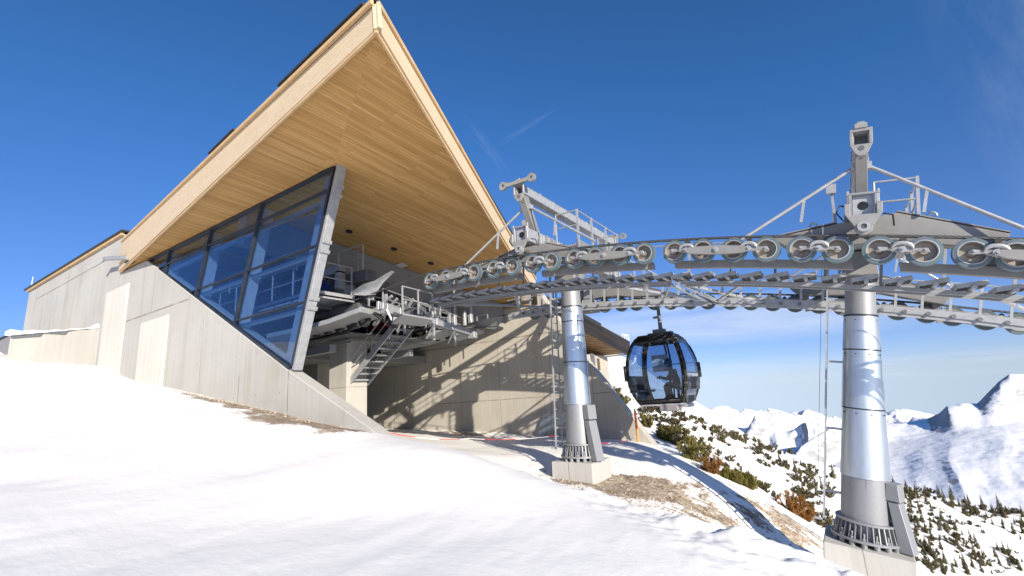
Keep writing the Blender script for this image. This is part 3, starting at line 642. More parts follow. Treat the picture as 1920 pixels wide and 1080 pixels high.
# roof: soffit boards, plywood fascias, dark roof skin
def planeuv(p, o, u, v): d = p - o; return (d.dot(u), d.dot(v))
def poly_part(name, mat, pts, u, thick, parent=st):
    n = (pts[1] - pts[0]).cross(pts[2] - pts[0]).normalized(); u = (u - n * u.dot(n)).normalized(); v = n.cross(u)
    mb = MB(); mb.prism(pts, n * thick if n.z > 0 else -n * thick, [planeuv(p, pts[0], u, v) for p in pts]); return part(mb, name, mat, parent)
poly_part('soffit', M['soffit'], [D_, A_, C_, Vector((-27.0, 8.4, 6.98))], Vector((0.12, 1, -0.32)), 0.04)
poly_part('soffit', M['soffit'], [C_, A_, E_, J3, J0, C_ + (J0 - C_) * 0.5], Vector((0.2, 1, -0.16)), 0.04)
poly_part('inner_soffit', M['soffit'], [Vector((-27.0, 8.42, 6.96)), Vector((-27.0, YR, 6.8)), Vector((J3.x - .4, YR, 6.6)), Vector((J0.x - .4, 8.42, 6.95))], Vector((0, 1, 0)), 0.05)
At = A_ + Vector((-0.02, -0.02, 0.5)); Dt = D_ + Vector((0, 0, 1.37)); Et = E_ + Vector((0, 0.05, 0.58))
def fascia(p, q, pt, qt, inward, th=0.09):
    L_ = (q - p).length; mb = MB(); mb.prism([p, q, qt, pt], inward * th, [(0, 0), (L_, 0), (L_, (qt - q).length), (0, (pt - p).length)])
    return part(mb, 'fascia', M['ply'])
inL = Vector((0.12, 1, 0)).normalized(); inR = Vector((-1, -0.4, 0)).normalized()
dn = Vector((0, 0, -0.05))
fascia(D_ + dn - inL * .05, A_ + dn - inL * .05 - inR * .09, Dt - inL * .05, At - inL * .05 - inR * .09, inL)
fascia(A_ + dn - inR * .05 - inL * .02, E_ + dn - inR * .05, At - inR * .05 - inL * .02, Et - inR * .05, inR)
mb = MB(); mb.beam(D_ + dn * 2 + inL * .02, A_ + dn * 2 + inL * 0.02, 0.05, 0.07); mb.beam(A_ + dn * 2 + inR * .02, E_ + dn * 2 + inR * .02, 0.05, 0.07); part(mb, 'drip_batten', M['trim'])
mb = MB(); mb.beam(Dt - inL * .065 + Vector((0, 0, .025)), At - inL * .065 + Vector((0, 0, .025)), 0.07, 0.1); part(mb, 'capping_batten', M['trim']); mb = MB(); mb.beam(At - inR * .065 + Vector((0, 0, .025)), Et - inR * .065 + Vector((0, 0, .025)), 0.07, 0.1); part(mb, 'capping_batten', M['trim'])
u2 = Vector((0, 0, 0.085))
mb = MB(); mb.prism([Dt + u2 - inL * .06, At + u2 - inL * .06 - inR * .06, Et + u2 - inR * .06, Vector((-14, 24, 7.2)), Vector((-43, 24, 8.6)), Vector((-43, 8.1, 9.05)), Vector((-26.4, 8.15, 8.98))], (0, 0, 0.05)); part(mb, 'roof_skin', M['roofing'])
for t0, t1 in ((0.56, 0.66), (0.8, 0.985)):
    mb = MB(); mb.beam(Dt.lerp(At, t0) + Vector((0, 0.05, .19)), Dt.lerp(At, t1) + Vector((0, 0.05, .19)), 0.3, 0.05); part(mb, 'snow_guard', M['roofing'])
mb = MB(); mb.beam(Vector((-42.75, 7.93, 8.91)), Vector((-27.0, 7.93, 8.87)), 0.12, 0.14); part(mb, 'eaves_board', M['trim'])
mb = MB(); mb.beam(Vector((-43.0, 8.0, 9.01)), Vector((-26.8, 8.0, 8.97)), 0.4, 0.07); part(mb, 'eaves_flashing', M['roofing'])
mb = MB(); mb.cyl((-42.8, 8.1, 9.1), (-42.8, 8.1, 9.9), 0.03, 8); part(mb, 'lightning_rod', M['steel_light'])
mb = MB(); p = PY(196, 485, 7.5); q = PY(222, 485, 7.5); mb.tube([p + Vector((-.15, -.1, -.12)), p, q + Vector((.4, .2, 0))], 0.1, 10); part(mb, 'spout', M['steel_light'])
nL = (A_ - D_).cross(C_ - D_).normalized(); c = Vector(ray(243, 491)); c = c * (nL.dot(D_) / nL.dot(c)); nL = -nL if nL.z > 0 else nL
mb = MB(); ux = (A_ - D_).normalized(); uy = nL.cross(ux); mb.obox(c + nL * .01, ux * .5, uy * .3, nL * .03); part(mb, 'vent_opening', M['black'])
for px, py in ((655, 433), (739, 466), (808, 493)):
    c = onR(px, py); mb = MB(); mb.cyl(c - nR * .05 * (1 if nR.z > 0 else -1), c + nR * .02, 0.12, 16); part(mb, 'downlight', M['black'])
    s_ = -1 if nR.z > 0 else 1
c = onR(749, 494); mb = MB()
for k in range(3): mb.beam(c + Vector((-.2, 0.12 * k, -.04 - 0.02 * k)), c + Vector((.2, 0.12 * k, -.04 - .02 * k)), 0.05, 0.04)
part(mb, 'soffit_vent', M['white_plastic'])
# glazed facade
SL = (-11.2 + 13.08) / (7.0 - 1.27)
def colx(z, xt=-11.2): return xt + (z - 7.0) * SL
def botz(x): return 6.94 + (x + 24.07) * (1.27 - 6.94) / (24.07 - 13.08)
gl = MB(); gl.prism([(-24.0, 8.12, 6.9), (-11.3, 8.12, 6.95), (-13.1, 8.12, 1.35)], (0, 0.02, 0)); pane_o = None
tz = [PY(605, 357, 8).z, PY(585, 460, 8).z, PY(560, 567, 8).z]
mt_ = [PY(487, 372, 8).x, PY(392, 427, 8).x, PY(315, 466, 8).x]
fr = MB()
def fb(p, q, w=0.09, d=0.12): fr.beam((p[0], 8.1, p[1]), (q[0], 8.1, q[1]), d, w, up=(0, 0, 1) if abs(q[0] - p[0]) > abs(q[1] - p[1]) else (1, 0, 0))
fb((-24.1, 6.93), (-11.2, 6.98), 0.09); fb((-24.1, 6.86), (-13.1, 1.3), 0.11, 0.14); fb((-13.0, 1.35), (-11.25, 6.95), 0.08)
def mull_end(xt):
    lo_, hi_ = 1.2, 7.0
    for _ in range(40):
        mid = (lo_ + hi_) / 2
        if mid > botz(colx(mid, xt)): hi_ = mid
        else: lo_ = mid
    return lo_
for z in tz:
    x0 = -24.07 + (6.94 - z) / (6.94 - 1.27) * (24.07 - 13.08)
    fb((x0, z), (colx(z) - 0.02, z), 0.05, 0.09)
for xt in mt_:
    zb = mull_end(xt); fb((colx(zb, xt), zb), (xt, 6.95), 0.06, 0.12)
facade = part(fr, 'window_frame', M['dark'])
part(gl, 'pane', M['pane'])
mb = MB(); 
for xt in mt_:
    zb = mull_end(xt); mb.beam((colx(zb, xt) - .25, 8.42, zb - .3), (xt - .25, 8.42, 6.93), 0.34, 0.3, up=(1, 0, 0))
    o = part(mb, 'mullion_post', M['frit_white']); mb = MB()
mb = MB(); mb.beam((-23.6, 8.5, 6.5), (-13.9, 8.5, 1.56), 0.25, 0.22); part(mb, 'inner_rail', M['frit_white']); mb = MB(); mb.beam((-13.55, 8.4, 1.4), (-11.75, 8.4, 6.9), 0.3, 0.3, up=(1, 0, 0)); part(mb, 'mullion_post', M['frit_white'])
for z in tz:
    x0 = -24.07 + (6.94 - z) / (6.94 - 1.27) * (24.07 - 13.08); mb = MB(); mb.bb((x0 + .2, 8.3, z - .2), (colx(z) - .3, 8.42, z - .08)); part(mb, 'inner_transom', M['frit_white'])
mb = MB(); mb.beam((-12.95, 8.2, 1.24), (-11.05, 8.2, 7.02), 0.27, 0.13, up=(1, 0, 0)); colm = part(mb, 'edge_column', M['steel_light'], bevel=0.01)
for z in tz:
    for dz in (-0.22, 0.05):
        mb = MB(); x = colx(z + dz) + .245
        mb.obox((x, 8.2, z + dz), (0.03, 0, 0), (0, 0.3, 0), (0.04, 0, 0.1))
        for yy in (8.12, 8.28): mb.cyl((x, yy, z + dz), (x + .03, yy, z + dz), 0.025, 8)
        part(mb, 'splice_plate', M['steel_light'])
# piers below the machinery
for x0, y0 in ((-17.9, 12.8), (-22.5, 14.6)):
    mb = MB(); mb.bb((x0, y0, -2.5), (x0 + 1.15, y0 + 1.05, 3.0)); part(mb, 'pier', M['pier'], bevel=0.02)
mb = MB(); mb.bb((-17.2, 12.75, 2.85), (-16.5, 17.4, 3.0)); mb.bb((-18.5, 12.5, 3.0), (-16.3, 17.6, 3.12)); part(mb, 'pier_head', M['steel'])

# ------------------------------------------------------------------ older timber building behind
tb = thing('timber_building', (-14, 27, -1), 'older building with weathered dark board fascia over pale larch battens', 'building')
V1 = PX(1003, 545, -11.9); V2 = PX(1181, 642, -11.9); V1b = PX(1003, 568, -11.9); V2b = PX(1181, 667, -11.9)
mb = MB(); L_ = (V2 - V1).length
mb.prism([V1b, V2b, V2, V1], (-0.12, 0, 0), [(0, 0), (L_, 0), (L_, .8), (0, .8)]); part(mb, 'fascia', M['weathered'], tb)
mb = MB(); w_ = Vector((-6.5, 0, 0)); mb.prism([V1 + Vector((0, 0, .0)), V2, V2 + w_, V1 + w_], (0, 0, 0.08)); part(mb, 'roof', M['roofing'], tb)
mb = MB(); mb.prism([V1.lerp(V2, .3) + Vector((0.03, 0, .08)), V1.lerp(V2, .62) + Vector((0.03, 0, .08)), V1.lerp(V2, .62) + Vector((0.03, 0, .2)), V1.lerp(V2, .3) + Vector((0.03, 0, .2))], (-.2, 0, 0)); part(mb, 'roof_edging', M['roofing'], tb)
nb = 26
mb = MB()
for k in range(nb):
    p = V1b.lerp(V2b, (k + .5) / nb) + Vector((-0.15, 0, 0.06)); q = p + Vector((-6.0, 0, 0))
    mb.beam(p, q, 0.17, 0.07)
    i0 = len(mb.f) - 6
    for fi in range(i0, i0 + 6): mb.uv[fi] = [(0, k * .3), (0, k * .3 + .25), (6, k * .3 + .25), (6, k * .3)]
part(mb, 'batten_soffit', M['slats'], tb)
mb = MB(); mb.prism([V1b + Vector((-.12, 0, .2)), V2b + Vector((-.12, 0, .2)), V2b + w_ + Vector((0, 0, .2)), V1b + w_ + Vector((0, 0, .2))], (0, 0, .05)); part(mb, 'soffit_lining', M['slab'], tb)
yw = V2.y - 0.9; cn = PY(1139, 672, yw)
mb = MB(); mb.bb((cn.x - 9, 22.5, -4), (cn.x, yw, cn.z + 0.15)); part(mb, 'wall', M['wall_in'], tb)
for px, py, wx, hz in ((1122, 683, 0.35, 0.75), (1111, 676, 0.6, 0.9)):
    c = PX(px, py, cn.x); mb = MB(); mb.box(c + Vector((0.0, 0, 0)), (0.08, wx, hz)); part(mb, 'window', M['bark'] if wx < .5 else M['steel_dark'], tb)
mb = MB(); p = PX(1168, 640, -12.4)
for k in range(4): mb.cyl(p + Vector((0, k * .4, 0)), p + Vector((0, k * .4, .55)), .03, 6)
mb.cyl(p + Vector((0, 0, .5)), p + Vector((0, 1.2, .5)), .03, 6); part(mb, 'roof_rail', M['white_plastic'], tb)
# small hut at the far left edge
h = thing('hut', (-36, 5, 4), 'grey flat-roofed hut at the left edge beyond the snow bank', 'hut')
q0 = PD(17, 651, 34); q1 = PD(19, 625, 34)
mb = MB(); mb.bb((q0.x - 6, q0.y, q0.z - 1.2), (q0.x, q0.y + 3, q1.z - 0.05)); part(mb, 'wall', M['hut'], h)
mb = MB(); mb.bb((q0.x - 6.1, q0.y - .12, q1.z - 0.05), (q0.x + .12, q0.y + 3.1, q1.z + .04)); part(mb, 'roof', M['roofing'], h)
# ------------------------------------------------------------------ ropeway line
WN = np.array([(-10.28, 3.81), (-9.61, 3.82), (-9.03, 3.79), (-8.52, 3.74), (-7.8, 3.68), (-7.15, 3.64), (-6.48, 3.61), (-5.9, 3.53), (-5.23, 3.44), (-4.65, 3.35), (-4.0, 3.28),
               (-3.41, 3.2), (-2.71, 3.06), (-2.1, 2.94), (-1.48, 2.79), (-0.87, 2.69), (-0.26, 2.54), (0.32, 2.41), (0.94, 2.25), (1.56, 2.09), (2.16, 1.92), (2.67, 1.75)])
PF = np.polyfit(WN[:, 0], WN[:, 1], 3)
def zc(x):
    if x > 2.7: return np.polyval(PF, 2.7) - 0.32 * (x - 2.7)
    if x < -10.4: return np.polyval(PF, -10.4) + 0.02 * (x + 10.4)
    return float(np.polyval(PF, x))
def slope(x): return (zc(x + .05) - zc(x - .05)) / .1
WX = [w[0] for w in WN] + [3.28, 3.86]
YN, YF, DZF = 11.0, 17.3, -0.35
RS = 0.265

def make_sheave():
    """returns meshes: disc, ring, hub"""
    d = MB(); d.lathe([(0.0, -.07), (.06, -.07), (.07, -.075), (.18, -.075), (.186, -.075), (.186, .055), (.178, .055), (.172, -.05), (.07, -.05), (.05, .02), (.0, .02)], (0, 0, 0), (0, -1, 0), 28)
    disc = d.build('sheave', M['disc'], None, True)
    r = MB(); r.lathe([(.19, -.06), (.258, -.065), (.265, -.05), (.25, -.02), (.25, .02), (.265, .045), (.26, .064), (.2, .068), (.19, .06), (.19, -.06)], (0, 0, 0), (0, -1, 0), 36)
    ring = r.build('tyre', M['ring'], disc, True)
    k = MB(); k.lathe([(.194, .05), (.204, .074), (.188, .076), (.178, .056)], (0, 0, 0), (0, -1, 0), 32)
    rim = k.build('rim', M['steel_light'], disc, True)
    return disc
SHEAVE = [None]
def put_sheave(root, x, y, z, flip):
    if SHEAVE[0] is None:
        o = make_sheave(); SHEAVE[0] = o
    else:
        o = SHEAVE[0].copy(); COL.objects.link(o)
        for ch in SHEAVE[0].children:
            c = ch.copy(); COL.objects.link(c); c.parent = o
    o.parent = root; o.location = Vector((x, y, z)) - root.location
    o.rotation_euler = (0, random.uniform(0, 6.28), math.pi if flip else 0)
    return o

def assembly(name, label, side, idx, packs, yoke, lugs, group):
    yr = YN if side == 'near' else YF; m_ = 1 if side == 'near' else -1; dz = 0 if side == 'near' else DZF
    z_ = lambda x: zc(x) + dz
    xs = [WX[i] for i in idx]; xa, xb = min(xs), max(xs)
    root = thing(name, (0.5 * (xa + xb), yr, z_(0.5 * (xa + xb)) - .6), label, 'roller assembly', group)
    def pt(mb, nm, mat, **k): return mb.build(nm, mat, root, world=True, **k)
    for x in xs: put_sheave(root, x, yr, z_(x), m_ < 0)
    # rockers: curved arms between pair axles; long plates between the pairs of a four-pack
    yo = yr - m_ * 0.13
    for pk in packs:
        pairs = [pk] if len(pk) == 2 else [pk[:2], pk[2:]]
        cent = []
        for a_, b_ in pairs:
            xa_, xb_ = WX[a_], WX[b_]; pa = Vector((xa_, yo, z_(xa_))); pb = Vector((xb_, yo, z_(xb_))); pm = (pa + pb) / 2 + Vector((0, 0, -0.015)); cent.append(pm)
            t = (pb - pa).normalized(); n = Vector((-t.z, 0, t.x)); n = n if n.z > 0 else -n
            mb = MB(); L2 = (pb - pa).length / 2
            shp = [(-L2 - .07, -.045), (-L2 - .01, -.06), (-L2 + .12, -.03), (-.1, -.06), (.1, -.06), (L2 - .12, -.03), (L2 + .01, -.06), (L2 + .07, -.045), (L2 + .03, .035), (L2 - .08, .028), (.13, .02), (.07, .05), (-.07, .05), (-.13, .02), (-L2 + .08, .028), (-L2 - .03, .035)]
            mb.prism([pm + t * u + n * v + Vector((0, -0.02 * m_, 0.015)) for u, v in shp], (0, -.045 * m_, 0)); pt(mb, 'rocker_arm', M['casting'], bevel=.008)
            mb = MB(); arc = [pm + t * (.15 * math.cos(q)) + n * (.02 + .1 * math.sin(q)) + Vector((0, -.08 * m_, 0)) for q in np.linspace(0, math.pi, 9)]
            mb.tube(arc, [.012, .03, .038, .04, .04, .04, .038, .03, .012], 8)
            mb.cyl(pm + Vector((0, 0, 0)), pm + Vector((0, -.12 * m_, 0)), .055, 14); mb.cyl(pm, pm + Vector((0, -.15 * m_, 0)), .022, 6)
            for p in (pa, pb): mb.cyl(p, p + Vector((0, -.09 * m_, 0)), .022, 6)
            pt(mb, 'pivot', M['steel_light'], smooth=True)
            mb = MB(); mb.cyl(pm + n * .2 + Vector((0, .06 * m_, 0)), pm + n * .2 + Vector((0, -.1 * m_, 0)), .05, 10); mb.beam(pm + n * .05 + Vector((0, .05 * m_, 0)), pm + n * .22 + Vector((0, .05 * m_, 0)), .05, .05); pt(mb, 'rope_catcher', M['rubber'], smooth=True)
        if len(cent) == 2:
            p, q = cent; t = (q - p).normalized(); n = Vector((-t.z, 0, t.x)); n = n if n.z > 0 else -n; L2 = (q - p).length / 2; mid = (p + q) / 2
            mb = MB(); shp = [(-L2 - .02, -.05), (-L2 + .12, -.1), (-.15, -.12), (.15, -.12), (L2 - .12, -.1), (L2 + .02, -.05), (L2 + .02, .04), (L2 - .14, .06), (0, .085), (-L2 + .14, .06), (-L2 - .02, .04)]
            mb.prism([mid + t * u + n * v + Vector((0, -.075 * m_, 0)) for u, v in shp], (0, -.05 * m_, 0)); pt(mb, 'rocker_plate', M['painted'], bevel=.01)
            mb = MB(); mb.cyl(mid + Vector((0, .1 * m_, -.01)), mid + Vector((0, -.15 * m_, -.01)), .06, 14); mb.cyl(mid + Vector((0, 0, -.01)), mid + Vector((0, -.175 * m_, -.01)), .028, 6); pt(mb, 'pivot', M['steel_light'], smooth=True)
    # carrier beam behind the wheels, yoke above
    def strip(name, mat, xs_, y_, zf, w_, h_):
        mb = MB(); mb.rings([[(x, y_ + sy * w_ / 2, zf(x) + sz * h_ / 2) for sy, sz in ((-1, -1), (1, -1), (1, 1), (-1, 1))] for x in xs_]); return pt(mb, name, mat)
    cut = [(xa - .1, yoke[1] - .35), (yoke[1] + .35, xb + .1)]
    for u0, u1 in cut: strip('carrier_beam', M['painted'], np.linspace(u0, u1, 7), yr + m_ * .3, lambda x: z_(x) - (.25 if side == 'near' else -.04), .14, .17)
    (x0, zt0), xp, (zp, zbp), (x1, zt1) = yoke[0], yoke[1], yoke[2], yoke[3]
    y0 = yr + m_ * .22
    mb = MB(); mb.prism([(x0, y0, zt0 - .02), (x0 + .2, y0, zt0 - .24), (xp - .35, y0, zbp), (xp + .35, y0, zbp - .06), (x1 - .2, y0, zt1 - .26), (x1, y0, zt1 - .02), (xp + .5, y0, zp - .03), (xp - .45, y0, zp)], (0, m_ * .32, 0)); pt(mb, 'yoke', M['painted'], bevel=.012)
    for q in ([(x0, zt0), (xp - .45, zp + .02), (xp - .45, zp + .04), (x0, zt0 + .02)], [(x1, zt1), (xp + .5, zp - .01), (xp + .5, zp + .01), (x1, zt1 + .02)]):
        mb = MB(); mb.prism([(x, y0 - m_ * .006, z) for x, z in q], (0, m_ * .332, 0)); pt(mb, 'yoke_flange', M['painted'])
    for lx in lugs:
        lz = zt0 + (zp - zt0) * (lx - x0) / (xp - .45 - x0) if lx < xp else zp + (zt1 - zp) * (lx - xp - .5) / (x1 - xp - .5)
        mb = MB(); mb.tube([(lx + .06 * math.cos(q), y0 + m_ * .1, lz + .075 + .06 * math.sin(q)) for q in np.linspace(-.6, math.pi + .6, 14)], .02, 6); pt(mb, 'lifting_lug', M['steel_light'], smooth=True)
    for xe in (x0 + .35, x1 - .35): mb = MB(); mb.obox((xe, yr + m_ * .34, (z_(xe) + .05)), (.16, 0, 0), (0, .1, 0), (0, 0, .6)); pt(mb, 'hanger_plate', M['painted'])
    # walkway: treads on stringers, kick edge, posts and rail
    yi, yw = yr + m_ * .62, yr + m_ * 1.15; zt = lambda x: z_(x) - (.4 if side == 'near' else .05)
    xk = xa - (.45 if idx[0] == 0 else .12)
    while xk < xb + .3:
        tr = MB(); a_ = 0.11 + .35 * math.atan(slope(xk))
        ax = Vector((math.cos(a_) * .43, 0, math.sin(a_) * .43)); az_ = Vector((-math.sin(a_), 0, math.cos(a_)))
        tr.obox((xk, (yi + yw) / 2, zt(xk)), ax, (0, abs(yw - yi), 0), az_ * .012)
        for sg in (-.5, .5): tr.obox(Vector((xk, (yi + yw) / 2, zt(xk))) + ax * sg - az_ * .035, ax.normalized() * .012, (0, abs(yw - yi), 0), az_ * .08)
        for yy in (yi, yw): tr.obox(Vector((xk, yy, zt(xk))) - az_ * .035, ax, (0, .012, 0), az_ * .08)
        for q in (-.25, 0, .25): tr.obox(Vector((xk, (yi + yw) / 2, zt(xk))) + ax * q - az_ * .02, ax.normalized() * .015, (0, abs(yw - yi), 0), az_ * .04)
        tr.cyl((xk + .02, yi - m_ * .04, zt(xk) - .09), (xk + .02, yw + m_ * .03, zt(xk) - .09), .04, 8)
        xk += .5
        pt(tr, 'tread', M['steel_light'])
    n_ = 12; xs_ = np.linspace(xa - (.6 if idx[0] == 0 else .2), xb + .2, n_ + 1)
    for yy, hh in ((yi + m_ * .33, .08), (yw - m_ * .02, .13)): strip('stringer', M['steel_light'] if side == 'far' else M['steel'], xs_, yy, lambda x: zt(x) - .17, .05, hh)
    if side == 'far':
        strip('kick_plate', M['steel_light'], xs_, yw - .03, lambda x: zt(x) - .06, .02, .17)
        mb = MB()
        for k, x in enumerate(np.arange(xa - .3, xb + .2, .46)): mb.cyl((x, yw - .08, zt(x) - .1), (x, yw + .1, zt(x) - .1), .05, 8)
        pt(mb, 'tube_ends', M['steel_dark'])
    mb = MB(); ht = .82 if side == 'near' else .72
    for x in np.arange(xa - .05, xb + .2, .92 if side == 'near' else .52):
        off = Vector((-slope(x) * ht, 0, ht)); mb.beam((x, yw, zt(x) - .12), Vector((x, yw, zt(x))) + off, .05 if side == 'near' else .06, .04, up=(0, 1, 0))
    for k in range(n_):
        for hf in ((ht, .55) if side == 'far' else (ht,)):
            mb.tube([Vector((xs_[k], yw, zt(xs_[k]))) + Vector((-slope(xs_[k]) * hf, 0, hf)), Vector((xs_[k + 1], yw, zt(xs_[k + 1]))) + Vector((-slope(xs_[k + 1]) * hf, 0, hf))], .018, 6)
    pt(mb, 'railing', M['steel_light'])
    return root
gA = 'roller assemblies carrying the rope'
aF = assembly('roller_assembly', 'near row of rope rollers and walkway on the tower closer to the station', 'near', range(0, 12), [(0, 1, 2, 3), (4, 5), (6, 7), (8, 9, 10, 11)], ((-9.1, 3.87), -6.72, (4.2, 3.75), (-4.2, 3.36)), (-8.5,), gA)
aN = assembly('roller_assembly', 'near row of rope rollers with long grey yoke on the foreground tower', 'near', range(12, 24), [(12, 13, 14, 15), (16, 17), (18, 19), (20, 21, 22, 23)], ((-0.75, 2.98), .86, (2.98, 2.5), (2.75, 2.2)), (0.02, 1.85), gA)
bF = assembly('roller_assembly', 'far row of rope rollers behind the station side tower, above the cabin', 'far', range(0, 12), [(0, 1, 2, 3), (4, 5), (6, 7), (8, 9, 10, 11)], ((-8.9, 3.75), -6.72, (4.0, 3.55), (-4.3, 3.2)), (-5.2,), gA)
bN = assembly('roller_assembly', 'far row of rope rollers seen below and behind the foreground tower walkway', 'far', range(12, 24), [(12, 13, 14, 15), (16, 17), (18, 19), (20, 21, 22, 23)], ((-0.9, 2.76), .86, (2.72, 2.3), (2.7, 1.95)), (1.7,), gA)
# bracing bars between the walkways at the joint of the two towers' spans
for nm_, root, xx, x2 in (('b', aF, -3.2, -4.6), ('b', aN, -2.9, -1.6)):
    mb = MB(); yy0, yy1 = YN + 1.12, YF - 1.15
    mb.beam((xx, yy0, zc(xx) - .58), (xx, yy1, zc(xx) + DZF - .13), .07, .07); mb.beam((x2, yy0, zc(x2) - .58), (xx, yy1, zc(xx) + DZF - .12), .06, .06); mb.beam((xx, yy0, zc(xx) - .57), (x2, yy1, zc(x2) + DZF - .12), .06, .06)
    mb.build('cross_brace', M['steel_light'], root, world=True)
mb = MB(); mb.beam((2.6, YN + 1.12, zc(2.6) - .6), (4.4, YF - 1.1, zc(4.4) + DZF - .12), .06, .06); mb.build('cross_brace', M['steel_light'], aN, world=True)
mb = MB(); mb.beam((-10.4, YN + 1.1, zc(-10.4) - .55), (-8.3, YF - 1.1, zc(-8.3) + DZF - .12), .07, .07); mb.beam((-10.3, YF - 1.1, zc(-10.3) + DZF - .12), (-7.9, YN + 1.1, zc(-7.9) - .55), .07, .07); mb.build('cross_brace', M['steel'], aF, world=True)
mb = MB(); q = [PY(*a, 16.55) for a in ((1094, 530), (1109, 530), (1111, 558), (1124, 572), (1124, 586), (1086, 590), (1085, 573), (1094, 560))]; mb.prism(q, (0, .06, 0)); mb.build('saddle_plate', M['steel_light'], bF, world=True, bevel=.008)
def rope(name, label, y, dz):
    pts = [(-30, y, 3.3 + dz), (-15.5, y, 3.72 + dz), (-12.5, y, 3.95 + dz)] + [(x, y, zc(x) + dz + RS + .02) for x in np.arange(-10.6, 4.2, .35)] + [(8, y, zc(8) + dz + RS), (40, y, zc(40) + dz + RS - 2), (140, y, zc(140) + dz - 12)]
    pts = [Vector(p) for p in pts]; out = []
    for p, q in zip(pts, pts[1:]):
        n_ = max(1, int((q - p).length / 1.2)) if p.x < 9 else 6
        out += [p.lerp(q, k / n_) for k in range(n_)]
    out.append(pts[-1]); mb = MB(); mb.tube(out, .03, 10, uv=True); o = mb.build(name, M['rope'], None, True, loc=None); tag(o, label, 'rope', 'haul ropes of the ropeway'); return o
rope('haul_rope', 'twisted steel haul rope lying on the near row of rollers', YN, 0)
rope('haul_rope', 'twisted steel haul rope on the far rollers, carrying the cabin', YF, DZF)

